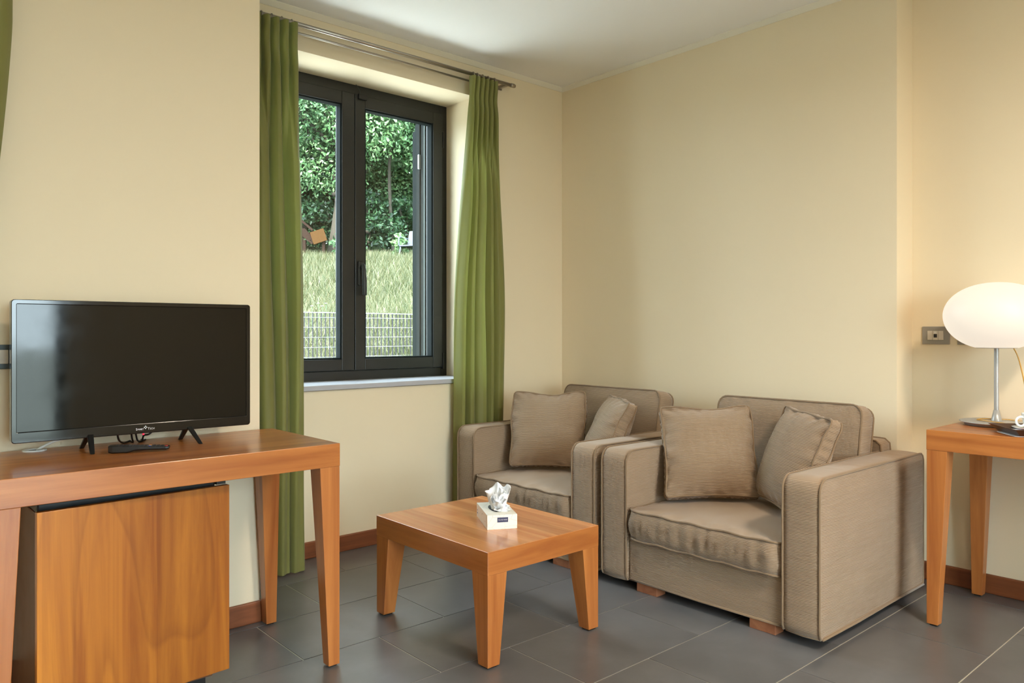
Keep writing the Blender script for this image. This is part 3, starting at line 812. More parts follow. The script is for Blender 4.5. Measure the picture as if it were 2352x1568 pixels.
def cushion(name, outline, th, crown, mp, mat, parent, side_bulge=0.0, seed=0, wr_cap=0.0, wr_side=0.0, p=2.6, pipe=0.0045, taper=None, pipes=(1, 1), sag=None, dome=None):
    """Lofted cushion: gusset of thickness th around the outline, two crowned faces, piping along both seams."""
    N = len(outline); cx = sum(q[0] for q in outline) / N; cy = sum(q[1] for q in outline) / N
    S = [1.0, 0.985, 0.955, 0.91, 0.85, 0.77, 0.67, 0.55, 0.42, 0.28, 0.14]
    NT_ = 6
    verts, faces = [], []
    def dis(a, b, t):
        x, y, z = mp(a, b, t); return (x, y, z)
    def nz(x, y, z): return noise.noise(Vector((x * 9 + seed * 3.7, y * 9 - seed, z * 9 + seed * 1.3)))
    def th_at(a, b): return th * (taper(a, b) if taper else 1.0)
    rings = []
    def ring(fn):
        idx = []
        for k in range(N):
            verts.append(fn(k)); idx.append(len(verts) - 1)
        rings.append(idx)
    def cap_pt(k, s, side):
        a, b = outline[k]; t2 = th / 2 + (th_at(a, b) - th) / 2 * s ** 8
        pa, pb = cx + (a - cx) * s, cy + (b - cy) * s
        c = crown[0] if side < 0 else crown[1]
        if dome:
            u_ = min(1.0, abs(pa - cx) / dome[0]); v_ = min(1.0, abs(pb - cy) / dome[1])
            tt = t2 + c * ((1 - u_ ** 2.6) * (1 - v_ ** 2.6)) ** 0.75 * (1 - s ** 14)
        else: tt = t2 + c * (1 - s ** p)
        edge = math.exp(-((1 - s) / 0.13) ** 2) * (1 - math.exp(-((1 - s) / 0.02) ** 2))
        arc = k / N * 2 * PI
        tt += wr_cap * edge * (math.sin(arc * 23 + seed) * 0.5 + nz(pa * 3, pb * 3, side) * 1.2)
        tt += wr_cap * 0.8 * nz(pa, pb, side + 5) * (1 - s ** 4)
        if sag: tt += sag(pa, pb, s)
        return dis(pa, pb, side * tt)
    for s in reversed(S): ring(lambda k, s=s: cap_pt(k, s, -1))
    for j in range(1, NT_):
        t = -1 + 2 * j / NT_
        def side_pt(k, t=t):
            a, b = outline[k]; t2 = th_at(a, b) / 2
            arc = k / N * 2 * PI
            off = side_bulge * (1 - t * t) + wr_side * (1 - t * t) * (math.sin(arc * 53 + 2.5 * math.sin(arc * 7) + seed) * 0.6 + nz(a * 3, b * 3, t))
            d = Vector((a - cx, b - cy)); 
            n1 = Vector(outline[(k + 1) % N]) - Vector(outline[k - 1]); n1 = Vector((n1.y, -n1.x)).normalized()
            return dis(a + n1.x * off, b + n1.y * off, t * t2)
        ring(side_pt)
    for s in S: ring(lambda k, s=s: cap_pt(k, s, 1))
    for A, B in zip(rings, rings[1:]):
        for k in range(N): faces.append((A[k], A[(k + 1) % N], B[(k + 1) % N], B[k]))
    faces.append(tuple(rings[0][::-1])); faces.append(tuple(rings[-1]))
    me = bpy.data.meshes.new(name); me.from_pydata(verts, [], faces); me.update()
    bm = bmesh.new(); bm.from_mesh(me); bmesh.ops.recalc_face_normals(bm, faces=bm.faces); bm.to_mesh(me); bm.free()
    o = link_mesh(name, me, mat, parent, True)
    if pipe:
        for sd in (-1, 1):
            if not pipes[0 if sd < 0 else 1]: continue
            pts = []
            for k in range(N):
                a, b = outline[k]; n1 = Vector(outline[(k + 1) % N]) - Vector(outline[k - 1]); n1 = Vector((n1.y, -n1.x)).normalized()
                wob = wr_side * 0.25 * math.sin(k / N * 2 * PI * 17 + seed)
                pts.append(dis(a + n1.x * (pipe * 0.35), b + n1.y * (pipe * 0.35), sd * (th_at(a, b) / 2 + pipe * 0.1) + wob))
            bm = bmesh.new(); tube(bm, pts, pipe, 7, True); obj('piping', bm, M['piping'], o, True)
    return o

def armchair(label, loc):
    """local frame: front at x = 0 facing -X, width along y from 0 to 1.036"""
    t = thing('armchair', label, 'armchair', loc, group='pair of taupe armchairs')
    Wd, Dp, Az0, Az1, Aw = 1.036, 0.93, 0.042, 0.602, 0.152
    # arms: outline in the XZ plane, thickness along y
    for y in (Aw / 2 + 0.004, Wd - Aw / 2 - 0.004):
        ol = outline_rr(Dp, Az1 - Az0, (0.03, 0.05, 0.012, 0.012), 150, 0.0, Dp / 2, (Az0 + Az1) / 2)
        cushion('arm', ol, Aw - 0.012, (0.006, 0.006), lambda a, b, q, y=y: (a, y + q, b), M['fabric'], t, 0.006, seed=int(y * 10), wr_cap=0.002, wr_side=0.0015, p=5, pipe=0.0042)
    # base under the seat
    y0, y1 = Aw + 0.004, Wd - Aw - 0.004
    ol = outline_rr(y1 - y0, 0.20, (0.01, 0.01, 0.008, 0.008), 100, 0, (y0 + y1) / 2, 0.142)
    cushion('front_rail', ol, 0.05, (0.002, 0.0), lambda a, b, q: (0.040 + q, a, b), M['fabric'], t, 0.0, seed=4, wr_cap=0.002, p=6, pipe=0)
    otube('hem_piping', [(0.014, y0, 0.045), (0.013, (y0 + y1) / 2, 0.043), (0.014, y1, 0.045)], 0.0045, M['piping'], t, 7)
    obox('seat_deck', (0.06, y0, 0.10), (Dp - 0.05, y1, 0.222), M['fabric'], t, 0.01)
    # back frame behind the cushion
    ol = outline_rr(Wd - 2 * Aw + 0.02, 0.60, (0.03, 0.03, 0.01, 0.01), 100, 0, Wd / 2, 0.35)
    cushion('back_frame', ol, 0.095, (0.003, 0.003), lambda a, b, q: (0.868 + q, a, b), M['fabric'], t, 0.002, seed=2, p=5, pipe=0.004)
    # seat cushion, proud of the rail
    ol = outline_rr(0.70, y1 - y0 - 0.006, (0.03, 0.045, 0.045, 0.03), 150, 0, 0.35 - 0.006, (y0 + y1) / 2)
    cushion('seat_cushion', ol, 0.122, (0.0, 0.022), lambda a, b, q: (a, b, 0.289 + q), M['fabric'], t, 0.012, seed=6, wr_cap=0.009, wr_side=0.010, p=3, pipe=0.0045)
    # back cushion leaning on the frame
    ol = outline_rr(y1 - y0 - 0.02, 0.455, (0.045, 0.045, 0.03, 0.03), 150, 0, (y0 + y1) / 2, 0.228)
    tl = R(-11)
    cushion('back_cushion', ol, 0.115, (0.026, 0.01), lambda a, b, q: (0.665 + q * math.cos(tl) - b * math.sin(tl), a, 0.352 + b * math.cos(tl) + q * math.sin(tl)), M['fabric'], t, 0.008, seed=8, wr_cap=0.005, wr_side=0.003, p=3.2, pipe=0.0045)
    # wooden block feet
    for fx in (0.02, Dp - 0.14):
        for fy in (0.19, Wd - 0.30):
            obox('foot', (fx, fy, 0.0), (fx + 0.06, fy + 0.108, 0.05), M['wood_foot'], t, 0.002)
    # loose hem along the outside of each arm
    for y in (0.004, Wd - 0.004):
        otube('hem_piping', [(0.012, y, 0.040), (0.3, y, 0.037), (0.6, y, 0.040), (Dp - 0.01, y, 0.039)], 0.0045, M['piping'], t, 7)
    for y in (Aw / 2, Wd - Aw / 2):
        otube('hem_piping', [(0.010, y - Aw / 2 + 0.01, 0.040), (0.006, y, 0.038), (0.010, y + Aw / 2 - 0.01, 0.040)], 0.0045, M['piping'], t, 7)
    return t
armchair('taupe ribbed armchair nearer the lamp table', (2.586, 1.274, 0))
armchair('taupe ribbed armchair in the corner by the curtain', (2.586, 2.338, 0))

def throw_pillow(label, loc, rot, seed, w=0.41, h=0.41):
    o = thing('throw_pillow', label, 'pillow', loc, rot, 'taupe throw pillows on the armchairs')
    ol = outline_rr(w, h, (0.018,) * 4, 160, 0.05, 0, h / 2)
    wobv = lambda a, b, k: 0.016 * noise.noise(Vector((a * 6 + seed * 5.1, b * 6, k + seed)))
    ol = [(a + wobv(a, b, 0) * min(1, b * 8), b + wobv(a, b, 9) * min(1, b * 4)) for a, b in ol]
    cushion('cover', ol, 0.055, (0.066, 0.056), lambda a, b, q: (a, q + 0.05 * (a * a + (b - h / 2) ** 2) * (1 if seed % 2 else -0.4) + 0.012 * noise.noise(Vector((a * 5, b * 5, seed * 2.2))), b), M['fabric_pillow'], o, 0.004, dome=(w / 2, h / 2), seed=seed, wr_cap=0.015, wr_side=0.007, p=2.0, pipe=0.0042,
            taper=lambda a, b: 0.75 + 0.25 * (1 - (abs(a) / (w / 2)) ** 4 * (abs(b - h / 2) / (h / 2)) ** 4))
    return o
throw_pillow('taupe square pillow facing out on the armchair nearer the lamp', (2.900, 1.930, 0.392), (R(-24), R(-1), R(-45.7)), 1)
throw_pillow('taupe pillow seen edge-on against the arm nearest the lamp', (2.965, 1.655, 0.392), (R(-20), R(2), R(-127)), 2)
throw_pillow('taupe square pillow facing out on the corner armchair', (2.895, 2.971, 0.392), (R(-17), R(0), R(-51.2)), 3)
throw_pillow('taupe pillow half hidden behind the corner armchair\'s nearer arm', (2.955, 2.70, 0.392), (R(-24), R(2), R(-127)), 4)

# ------------------------------------------------------------------ tissue box
tb = thing('tissue_box', 'white printed tissue box standing on the coffee table', 'tissue box', (1.805, 2.171, TZ), (0, 0, math.atan2(-0.055, 0.1)))
bw, bl, bh = 0.114, 0.221, 0.0535
obox('carton', (0, 0, 0), (bw, bl, bh), M['carton'], tb, 0.0008)
bm = bmesh.new(); n = 32
bm.faces.new([bm.verts.new((bw / 2 + 0.030 * math.cos(2 * PI * k / n), bl / 2 + 0.066 * math.sin(2 * PI * k / n), bh + 0.0004)) for k in range(n)])
obj('opening', bm, M['slot_dark'], tb)
obox('maker_label', (0.038, -0.0006, 0.026), (0.079, 0.0, 0.044), M['navy'], tb)
text_mesh('label_lettering', 'TD LTD WASH', 0.0058, M['print_white'], tb, (0.0585, -0.0009, 0.035), (R(90), 0, 0), 0.0002, 0.9)
for dz, tx_ in ((0.030, 'eco'), (0.019, 'tissue')):
    text_mesh('side_lettering', tx_, 0.008, M['print_violet'], tb, (-0.0004, bl - 0.02, dz), (R(90), 0, R(-90)), 0.0002)
def tissue():
    bm = bmesh.new()
    def sheet(cx, cy, r0, r1, hf, ph, n=72, m=12, a0=0.0, a1=2 * PI, close=True):
        rings = []
        for j in range(m + 1):
            t = j / m; row = []
            for k in range(n if close else n + 1):
                a = a0 + (a1 - a0) * k / n
                ruf = 1 + t * (0.22 * math.sin(3 * a + ph) + 0.14 * math.sin(7 * a + 2 * ph) + 0.06 * math.sin(13 * a))
                r = (r0 + (r1 - r0) * t ** 0.7) * ruf
                z = hf(a) * t ** 0.85
                jx = 0.004 * noise.noise(Vector((a * 2, t * 4, ph))); 
                row.append(bm.verts.new((cx + r * math.cos(a) + jx, cy + 1.3 * r * math.sin(a) + jx, bh - 0.006 + z)))
            rings.append(row)
        L = len(rings[0])
        for A, B in zip(rings, rings[1:]):
            for k in range(L if close else L - 1): bm.faces.new((A[k], A[(k + 1) % L], B[(k + 1) % L], B[k]))
    pk = lambda a, c, w: math.exp(-((math.atan2(math.sin(a - c), math.cos(a - c))) / w) ** 2)
    sheet(bw / 2 + 0.006, bl / 2 - 0.004, 0.024, 0.040, lambda a: 0.040 + 0.056 * pk(a, 1.5, 0.75) + 0.030 * pk(a, 2.9, 0.5) + 0.044 * pk(a, 0.3, 0.6) + 0.006 * math.sin(6 * a), 0.6)
    sheet(bw / 2 + 0.010, bl / 2 - 0.002, 0.016, 0.027, lambda a: 0.045 + 0.038 * pk(a, 1.0, 0.8) + 0.022 * pk(a, -0.6, 0.7) + 0.006 * math.sin(5 * a), 2.0)
    sheet(bw / 2 + 0.014, bl / 2 - 0.040, 0.012, 0.030, lambda a: 0.020 + 0.006 * math.sin(3 * a), 3.3)
    sheet(bw / 2 + 0.006, bl / 2 - 0.010, 0.002, 0.020, lambda a: 0.058 + 0.010 * math.sin(4 * a), 4.1)
    o = obj('tissue', bm, M['paper'], tb, True)
    s = o.modifiers.new('thickness', 'SOLIDIFY'); s.thickness = 0.0006
tissue()

# ------------------------------------------------------------------ lamp and coffee tray on the side table
LX, LY = 3.489, 0.997
lp = thing('table_lamp', 'lit round opal glass lamp on a steel stem', 'lamp', (LX, LY, 0.75))
bm = bmesh.new(); lathe(bm, [(0, 0), (0.108, 0), (0.112, 0.004), (0.114, 0.009), (0.129, 0.013), (0.130, 0.016), (0.126, 0.0175), (0, 0.018)], 56); obj('base', bm, M['alu'], lp, True)
bm = bmesh.new(); lathe(bm, [(0.019, 0.018), (0.019, 0.020), (0.0105, 0.062), (0, 0.062)], 28); obj('collar', bm, M['alu'], lp, True)
bm = bmesh.new(); lathe(bm, [(0.0088, 0.057), (0.0088, 0.36)], 24); obj('stem', bm, M['alu'], lp, True)
prof = []
rx, rz, cz = 0.189, 0.133, 0.442
for k in range(30):
    a = R(-68 + 158 * k / 29)
    # squashed globe, slightly fuller above its middle
    prof.append((max(0.0, rx * abs(math.cos(a)) ** 0.93), cz + (rz if a > 0 else rz * 1.05) * math.sin(a)))
prof[-1] = (0.0, prof[-1][1])
zb = prof[0][1]
bm = bmesh.new(); lathe(bm, [(0.0, zb + 0.012), (prof[0][0] - 0.012, zb + 0.012), (prof[0][0] - 0.006, zb)] + prof, 72); shd = obj('shade', bm, M['lamp'], lp, True)
bm = bmesh.new(); lathe(bm, [(0.012, zb - 0.002), (prof[0][0] - 0.004, zb - 0.002), (prof[0][0] - 0.004, zb + 0.0015), (0.012, zb + 0.0015)], 48); obj('fitting_plate', bm, M['plate_grey'], lp, True)
otube('cord', spline([(0.055, -0.045, 0.31), (0.06, -0.06, 0.27), (0.075, -0.075, 0.18), (0.085, -0.085, 0.08), (0.085, -0.085, 0.021), (0.05, -0.02, 0.022), (0.01, 0.045, 0.022), (-0.03, 0.06, 0.022), (-0.055, 0.045, 0.022), (-0.08, -0.005, 0.022), (-0.118, -0.075, 0.020), (-0.15, -0.12, 0.006)], 8), 0.0024, M['cord'], lp, 8)

tray = thing('serving_tray', 'dark tray with flared rim beside the lamp', 'tray', (3.309, 0.796, 0.75), (0, 0, R(-50.3)))
bm = bmesh.new()
def trect(hx, hy, z): return [(-hx, -hy, z), (hx, -hy, z), (hx, hy, z), (-hx, hy, z)]
lv = [trect(0.115, 0.082, 0.0), trect(0.142, 0.108, 0.026), trect(0.138, 0.104, 0.026), trect(0.112, 0.079, 0.004)]
vv = [[bm.verts.new(p) for p in l] for l in lv]
for A, B in zip(vv, vv[1:]):
    for k in range(4): bm.faces.new((A[k], A[(k + 1) % 4], B[(k + 1) % 4], B[k]))
bm.faces.new(vv[0][::-1]); bm.faces.new(vv[-1])
obj('tray_body', bm, M['tray'], tray, False, 0.0015)
nap = tag(obox('napkin', (-0.07, -0.07, 0.0), (0.07, 0.07, 0.0012), M['paper']), 'white paper lying under the tray corner', 'napkin'); nap.location = (3.262, 0.835, 0.75); nap.rotation_euler = (0, 0, R(-50.3))
tray.location.z = 0.7515
for i, (px, py, rz_, zz, mm) in enumerate(((3.262, 0.868, 20, 0.0, 'red_print'), (3.282, 0.885, -35, 0.003, 'paper'))):
    s = thing('sugar_sachet', ('red and white sugar sachet on the tray', 'plain white sugar sachet on the tray')[i], 'sachet', (px, py, 0.757 + zz), (0, 0, R(rz_)), 'sachets on the tray')
    obox('packet', (-0.03, -0.018, 0), (0.03, 0.018, 0.0025), M['paper'], s, 0.001)
    obox('printed_band', (-0.012, -0.0182, 0.0002), (0.012, 0.0182, 0.0028), M[mm], s)
SX, SYc = 3.333, 0.835
sc_ = thing('saucer', 'white porcelain saucer under the coffee cup', 'saucer', (SX, SYc, 0.756))
bm = bmesh.new(); lathe(bm, [(0, 0.0), (0.028, 0.0), (0.032, 0.003), (0.064, 0.013), (0.066, 0.0155), (0.060, 0.0145), (0.030, 0.0065), (0, 0.006)], 48); obj('dish', bm, M['porcelain'], sc_, True)
cp = thing('coffee_cup', 'white porcelain coffee cup with ring handle', 'cup', (SX, SYc, 0.7625))
bm = bmesh.new(); lathe(bm, [(0, 0), (0.021, 0), (0.024, 0.004), (0.031, 0.03), (0.035, 0.058), (0.0345, 0.0605), (0.032, 0.058), (0.028, 0.03), (0.021, 0.008), (0, 0.006)], 40); obj('bowl', bm, M['porcelain'], cp, True)
hd = R(132)
bm = bmesh.new()
tube(bm, [(math.cos(hd) * (0.040 - 0.017 * math.cos(a)), math.sin(hd) * (0.040 - 0.017 * math.cos(a)), 0.030 + 0.017 * math.sin(a)) for a in [2 * PI * k / 24 for k in range(24)]], 0.0042, 10, True)
obj('handle', bm, M['porcelain'], cp, True)

# ------------------------------------------------------------------ wall plates
def wall_plate(name, label, loc, rot, w, h, mat, modules, frame=True):
    o = thing(name, label, 'wall plate', loc, rot, 'wall plates')
    obox('cover', (-w / 2, -0.008, -h / 2), (w / 2, 0, h / 2), mat, o, 0.002)
    mw, mh = 0.0215, 0.041; n = len(modules)
    for i, kind in enumerate(modules):
        x = (i - (n - 1) / 2) * 0.0225
        m_ = obox('module', (x - mw / 2, -0.0115, -mh / 2), (x + mw / 2, -0.008, mh / 2), M['module'], o, 0.001)
        if kind == 'jack':
            obox('socket', (x - 0.007, -0.0119, -0.010), (x + 0.007, -0.0114, 0.006), M['slot_dark'], m_)
            obox('tab', (x - 0.005, -0.0121, 0.010), (x + 0.005, -0.0114, 0.017), M['white'], m_)
    return o
wall_plate('socket_plate', 'grey wall plate with a data socket left of the lamp', (RX, 1.302, 1.110), (0, 0, R(-90)), 0.114, 0.080, M['plate_grey'], ['blank', 'jack', 'blank'])
wall_plate('socket_plate', 'grey wall plate mostly hidden behind the lamp globe', (RX, 1.157, 1.110), (0, 0, R(-90)), 0.114, 0.080, M['plate_grey'], ['blank', 'blank', 'blank'])
o = thing('switch_plate', 'slate wall plate at the left edge behind the television', 'wall plate', (0.345, TY, 1.047), (0, 0, 0), 'wall plates')
obox('cover', (-0.07, -0.009, -0.0385), (0.07, 0, 0.0385), M['plate_dark'], o, 0.002)
obox('module', (-0.055, -0.013, -0.022), (0.064, -0.009, 0.022), M['module'], o, 0.002)

# ------------------------------------------------------------------ outdoors
FV = Vector((math.cos(R(48.4)), math.sin(R(48.4)))); RV = Vector((math.sin(R(48.4)), -math.cos(R(48.4))))
def ground_z(x, y):
    s = FV.x * x + FV.y * y
    s = s if y > 4 else min(s, 8.0)
    def sm(a, b, v): t = max(0.0, min(1.0, (v - a) / (b - a))); return t * t * (3 - 2 * t)
    z = -0.12 + 0.47 * sm(8.3, 10, s)
    if s > 10: z += 0.272 * (min(s, 19.5) - 10)
    if s > 19.5: z += 0.12 * (min(s, 40) - 19.5)
    z += 0.10 * noise.noise(Vector((x * 0.35, y * 0.35, 0))) * sm(10, 14, s)
    return z
def make_ground():
    xs = np.concatenate([np.linspace(-60, -3, 20), np.linspace(-2, 34, 110), np.linspace(36, 70, 12)])
    ys = np.concatenate([np.linspace(-60, -3.2, 20), np.linspace(-2.8, 3.96, 6), np.linspace(4.2, 34, 110), np.linspace(36, 70, 12)])
    verts = [(x, y, ground_z(x, y)) for y in ys for x in xs]; nx = len(xs)
    faces = [(j * nx + i, j * nx + i + 1, (j + 1) * nx + i + 1, (j + 1) * nx + i) for j in range(len(ys) - 1) for i in range(nx - 1)]
    me = bpy.data.meshes.new('ground'); me.from_pydata(verts, [], faces)
    o = link_mesh('ground', me, M['ground'], None, True)
    struct(o, 'sloping meadow ground outside the window', 'ground')
make_ground()
struct(obox('pavement', (-4.0, 3.96, -0.2), (4.6, 7.0, -0.06), M['paving']), 'pale concrete pavement added along the house to bounce light, below the window view', 'pavement')  # unseen slab added to bounce daylight up to the ceiling

def P2(s, px):
    """ground position at depth s along the view, in the direction of picture column px"""
    q = FV * s + RV * (s * (px - 1176) / 1750.0); return q.x, q.y

def make_grass():
    n = 250000
    s = 9.6 + (rng.random(n) ** 1.35) * 15.0
    px = 60 + rng.random(n) * 1240
    keep = (px > 560) & (px < 1120) | (rng.random(n) < 0.6); s = s[keep]; px = px[keep]; n = len(s)
    q = np.outer(s, FV) + np.outer(s * (px - 1176) / 1750.0, RV)
    z = np.array([ground_z(a, b) for a, b in q])
    hgt = 0.10 + 0.22 * rng.random(n) ** 2; wd = 0.006 + 0.007 * rng.random(n)
    ang = rng.random(n) * 2 * PI; lean = (rng.random((n, 2)) - 0.5) * 0.42
    v = np.zeros((n, 3, 3))
    v[:, 0] = np.c_[q[:, 0] - np.cos(ang) * wd, q[:, 1] - np.sin(ang) * wd, z - 0.02]
    v[:, 1] = np.c_[q[:, 0] + np.cos(ang) * wd, q[:, 1] + np.sin(ang) * wd, z - 0.02]
    v[:, 2] = np.c_[q[:, 0] + lean[:, 0], q[:, 1] + lean[:, 1], z + hgt]
    me = bpy.data.meshes.new('meadow_grass')
    me.vertices.add(3 * n); me.vertices.foreach_set('co', v.ravel())
    me.loops.add(3 * n); me.loops.foreach_set('vertex_index', np.arange(3 * n, dtype=np.int32))
    me.polygons.add(n); me.polygons.foreach_set('loop_start', np.arange(0, 3 * n, 3, dtype=np.int32))
    me.update(calc_edges=True)
    o = link_mesh('meadow_grass', me, M['blade'])
    tag(o, 'tall sunlit meadow grass on the slope outside', 'grass', kind='stuff')
make_grass()

def leaf_mesh(name, centers, radii, counts, size, mat, parent, up=0.35, shell=0.35):
    allv = []
    for c, r, n in zip(centers, radii, counts):
        d = rng.normal(size=(n, 3)); d /= np.linalg.norm(d, axis=1)[:, None]
        rad = (shell + (1 - shell) * rng.random(n)) ** 0.8
        p = np.array(c) + d * np.array(r) * rad[:, None]
        nr = d * 0.5 + rng.normal(size=(n, 3)) * 0.6 + np.array([0, 0, up]); nr /= np.linalg.norm(nr, axis=1)[:, None]
        a = np.cross(nr, rng.normal(size=(n, 3))); a /= np.linalg.norm(a, axis=1)[:, None]
        b = np.cross(nr, a)
        sz = size * (0.6 + 0.8 * rng.random(n))[:, None]
        allv.append(np.stack([p - a * sz, p - b * sz * 0.45, p + a * sz, p + b * sz * 0.45], 1))
    v = np.concatenate(allv); n = len(v)
    me = bpy.data.meshes.new(name)
    me.vertices.add(4 * n); me.vertices.foreach_set('co', v.ravel())
    me.loops.add(4 * n); me.loops.foreach_set('vertex_index', np.arange(4 * n, dtype=np.int32))
    me.polygons.add(n); me.polygons.foreach_set('loop_start', np.arange(0, 4 * n, 4, dtype=np.int32))
    me.update(calc_edges=True)
    return link_mesh(name, me, mat, parent)

def tree(label, s, px, h, cr, leaves, mat, seed, lo=0.22, lobes=22, lsize=0.10, trunk=0.16, name='tree', branches=True):
    x, y = P2(s, px); z = ground_z(x, y); rnd = random.Random(seed)
    t = thing(name, label, 'tree' if name == 'tree' else 'bush', (x, y, z), group='trees and bushes beyond the meadow')
    cs, rs, ns = [], [], []
    for k in range(lobes):
        u = (k + 0.5) / lobes; zz = h * (lo + (0.97 - lo) * u)
        prof_ = math.sin(PI * min(1, 0.18 + 0.82 * u)) ** 0.6
        a = k * 2.4 + rnd.random(); rr = cr * prof_ * (0.45 + 0.4 * rnd.random())
        r = cr * (0.30 + 0.16 * rnd.random())
        cs.append((rr * math.cos(a), rr * math.sin(a), zz)); rs.append((r, r, r * 0.62)); ns.append(int(leaves / lobes))
    leaf_mesh('foliage', cs, rs, ns, lsize, mat, t)
    if trunk:
        bm = bmesh.new()
        tube(bm, spline([(0, 0, -0.1), (0.05 * h * (rnd.random() - .5), 0.0, h * 0.25), (0.1 * (rnd.random() - .5) * h, 0.03 * h, h * 0.55), (0, 0, h * 0.85)], 5), [trunk * (1 - 0.05 * i) for i in range(16)], 9)
        for c in (cs[::3] if branches else []):
            zz = c[2] * 0.72; tube(bm, spline([(0, 0, zz * 0.8), (c[0] * .5, c[1] * .5, zz), c], 3), [0.07, 0.06, 0.05, 0.045, 0.04, 0.03, 0.02], 6)
        obj('trunk', bm, M['bark'], t, True)
    return t
tree('tall leafy tree with ivy-clad trunk seen in the left pane', 22.0, 765, 11.5, 2.9, 42000, M['leaf'], 1, lo=0.27, lobes=30, lsize=0.062, trunk=0.22)
tree('broad bright tree filling the right pane', 22.5, 905, 11.0, 3.2, 52000, M['leaf2'], 2, lo=0.20, lobes=32, lsize=0.062, trunk=0.06, branches=False)
tree('leafy tree at the left of the left pane', 23.5, 650, 11.0, 3.0, 12000, M['leaf'], 3, lo=0.25, lobes=26, lsize=0.09)
tree('leafy tree just right of the window view', 23.5, 1060, 11.5, 3.2, 12000, M['leaf'], 4, lo=0.22, lobes=26, lsize=0.09)
tree('dark tree behind between the two panes', 27.0, 835, 14.0, 3.8, 30000, M['leaf3'], 5, lo=0.04, lobes=40, lsize=0.14)
tree('dark tree behind the left pane tree', 27.5, 690, 14.0, 3.8, 30000, M['leaf3'], 6, lo=0.04, lobes=40, lsize=0.14)
tree('dark tree behind the right pane tree', 27.5, 985, 14.0, 3.8, 30000, M['leaf3'], 7, lo=0.04, lobes=40, lsize=0.14)
tree('tree far left of the window view', 26.0, 520, 12.0, 3.8, 7000, M['leaf3'], 8, lo=0.15, lobes=24, lsize=0.13)
tree('tree far right of the window view', 26.0, 1200, 12.0, 3.8, 7000, M['leaf3'], 9, lo=0.15, lobes=24, lsize=0.13)
for i, (s_, px_, lab_) in enumerate(((25.0, 390, 'tree left of the window view, nearer the fence line'), (24.0, 230, 'second tree left of the window view'), (23.0, 60, 'third tree left of the window view'),
                                  (22.0, -120, 'fourth tree left of the window view'), (25.0, 1330, 'second tree right of the window view'))):
    tree(lab_, s_, px_, 12.0, 4.0, 9000, M['leaf' if i % 2 else 'leaf3'], 60 + i, lo=0.10, lobes=28, lsize=0.15)
for i, (s, px, h, crr, lab, mm) in enumerate(((23.2, 700, 1.7, 1.2, 'dark bush behind the tilted wooden board', 'leaf3'), (22.8, 850, 1.9, 1.3, 'dark bush under the right pane tree', 'leaf3'),
                                     (22.9, 935, 1.7, 1.2, 'dark bush behind the grey garden chair', 'leaf3'), (24.0, 780, 2.4, 1.5, 'dark bush behind the ivy-clad trunk', 'leaf3'),
                                     (23.6, 1030, 2.2, 1.5, 'dark bush right of the garden chair', 'leaf3'), (23.6, 620, 2.2, 1.5, 'dark bush at the left end of the meadow', 'leaf3'),
                                     (21.3, 795, 0.75, 0.5, 'low bush at the meadow edge below the trunk', 'leaf'), (20.8, 922, 0.7, 0.30, 'small pale shrub beside the garden chair', 'leaf2'))):
    tree(lab, s, px, h, crr, 2600 if h > 1 else 700, M[mm], 40 + i, lo=0.12, lobes=10, lsize=0.07, trunk=0.03, name='bush')

# mesh fence
fe = thing('mesh_fence', 'galvanised steel mesh fence below the meadow', 'fence', (4.0, 9.25, ground_z(4.0, 9.25)))
fz = -0.02
def fence_panel(x0, x1):
    zt = 1.382 - fe.location.z; zb_ = 0.02
    bm = bmesh.new(); n = int(round((x1 - x0) / 0.062))
    for i in range(n + 1):
        x = x0 + (x1 - x0) * i / n; box(bm, (x - 0.0022, -0.0125, zb_), (x + 0.0022, 0.0125, zt))
    p_ = obj('upright_bars', bm, M['galv_dark'], fe); p_['kind'] = 'stuff'
    zz = zt - 0.066
    obox('top_rail', (x0 - .005, -0.012, zt - 0.006), (x1 + .005, 0.012, zt + 0.006), M['galv'], fe)
    while zz > zb_:
        otube('cross_rod', [(x0, -0.013, zz), (x1, -0.013, zz)], 0.0042, M['galv'], fe, 6); zz -= 0.132
for a, b in ((-6.85, -4.85), (-4.79, -2.79), (-2.73, -0.76), (-0.70, 1.13), (1.38, 3.35), (3.41, 5.38)):
    fence_panel(a, b)
for x in (-6.88, -4.82, -2.76, -0.73, 1.16, 1.35, 3.38, 5.41): obox('post', (x - 0.02, -0.03, -0.1), (x + 0.02, 0.03, 1.40 - fe.location.z), M['galv'], fe)

# garden chair with a leaning pole at the edge of the trees
gx, gy = P2(20.6, 944); gz = ground_z(gx, gy)
gc = thing('garden_chair', 'pale grey plastic garden chair at the meadow edge', 'chair', (gx, gy, gz), (0, 0, R(-60)))
obox('seat', (-0.24, -0.24, 0.36), (0.24, 0.24, 0.40), M['plastic_grey'], gc, 0.015)
bm = bmesh.new(); hexa(bm, [(-0.23, 0.20, 0.38), (0.23, 0.20, 0.38), (0.23, 0.24, 0.38), (-0.23, 0.24, 0.38)], [(-0.21, 0.32, 0.84), (0.21, 0.32, 0.84), (0.21, 0.35, 0.84), (-0.21, 0.35, 0.84)]); obj('backrest', bm, M['plastic_grey'], gc, False, 0.012)
for sx in (-1, 1):
    for sy in (-1, 1): otube('leg', [(sx * 0.21, sy * 0.20, 0.37), (sx * 0.25, sy * 0.24, 0.0)], 0.022, M['plastic_grey'], gc, 8)
    otube('armrest', spline([(sx * 0.25, -0.22, 0.38), (sx * 0.26, -0.2, 0.60), (sx * 0.26, 0.05, 0.62), (sx * 0.23, 0.27, 0.62)], 4), 0.022, M['plastic_grey'], gc, 8)
px_, py_ = P2(20.4, 944); qx, qy = P2(20.9, 958)
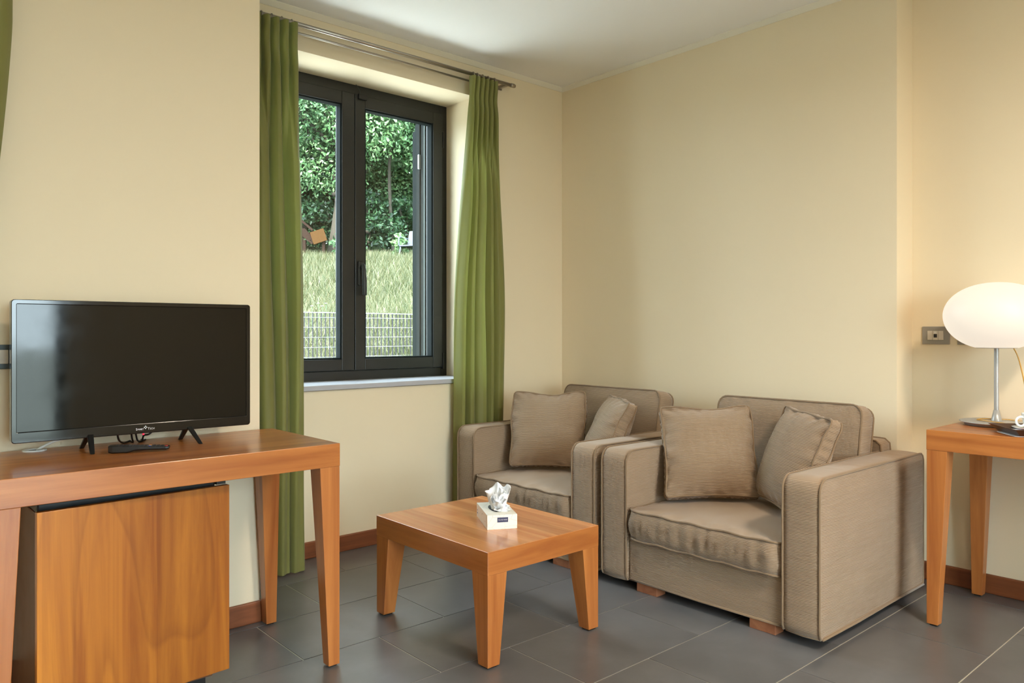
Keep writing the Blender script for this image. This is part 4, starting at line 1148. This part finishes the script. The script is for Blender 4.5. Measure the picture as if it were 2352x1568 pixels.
tag(otube('leaning_pole', [(px_ + 0.05, py_ - 0.05, ground_z(px_, py_)), (qx, qy, ground_z(qx, qy) + 1.05)], 0.03, M['plastic_grey'], None, 10), 'pale pole leaning beside the garden chair', 'pole')

# tilted wooden board with a slatted dark frame, under the left tree
wx, wy_ = P2(21.6, 722); wz = ground_z(wx, wy_) + 0.12
wb = thing('wooden_bench', 'tilted wooden bench with tan seat board under the trees', 'bench', (wx, wy_, wz), (R(0), R(0), R(-41.6)))
def rbox(n, lo, hi, mat, par, rot, loc):
    o = obox(n, lo, hi, mat, par, 0.005); o.rotation_euler = rot; o.location = loc; return o
rbox('seat_board', (-0.19, -0.03, -0.16), (0.21, 0.03, 0.20), M['plank_tan'], wb, (0, R(-18), 0), (0.12, 0, 0.52))
for i in range(4): rbox('back_slat', (-0.035, -0.03, -0.30), (0.02, 0.03, 0.28), M['plank_dark'], wb, (0, R(-42), 0), (-0.42 + i * 0.10, 0.05, 0.72 - i * 0.05))
for q in (-0.5, -0.12): rbox('frame_rail', (-0.32, -0.035, -0.03), (0.22, 0.035, 0.03), M['plank_dark'], wb, (0, R(40), 0), (-0.22, 0.06, 0.98 + q))
for lx in (-0.3, 0.25): rbox('leg', (-0.04, -0.04, 0), (0.04, 0.04, 0.45), M['plank_dark'], wb, (0, 0, 0), (lx, 0.08, 0))
# white umbel flowers in the grass
for i, px in enumerate((692, 716, 731, 740, 748)):
    s = 12.3 + 0.25 * i; x, y = P2(s, px); z = ground_z(x, y)
    f = thing('wild_flower', ('leftmost', 'second from the left', 'middle', 'second from the right', 'rightmost')[i] + ' of five white umbel flowers above the fence', 'flower', (x, y, z), group='white meadow flowers')
    zt_ = 1.126 + (761.8 - (704 if i % 2 else 698)) / 1750 * s - z
    otube('stem', [(0, 0, 0), (0.01, 0, zt_)], 0.003, M['leaf'], f, 5)
    bm = bmesh.new(); lathe(bm, [(0, zt_), (0.016, zt_ + 0.008), (0.026, zt_ + 0.012), (0.012, zt_ + 0.018), (0, zt_ + 0.018)], 10); obj('head', bm, M['white'], f, True)
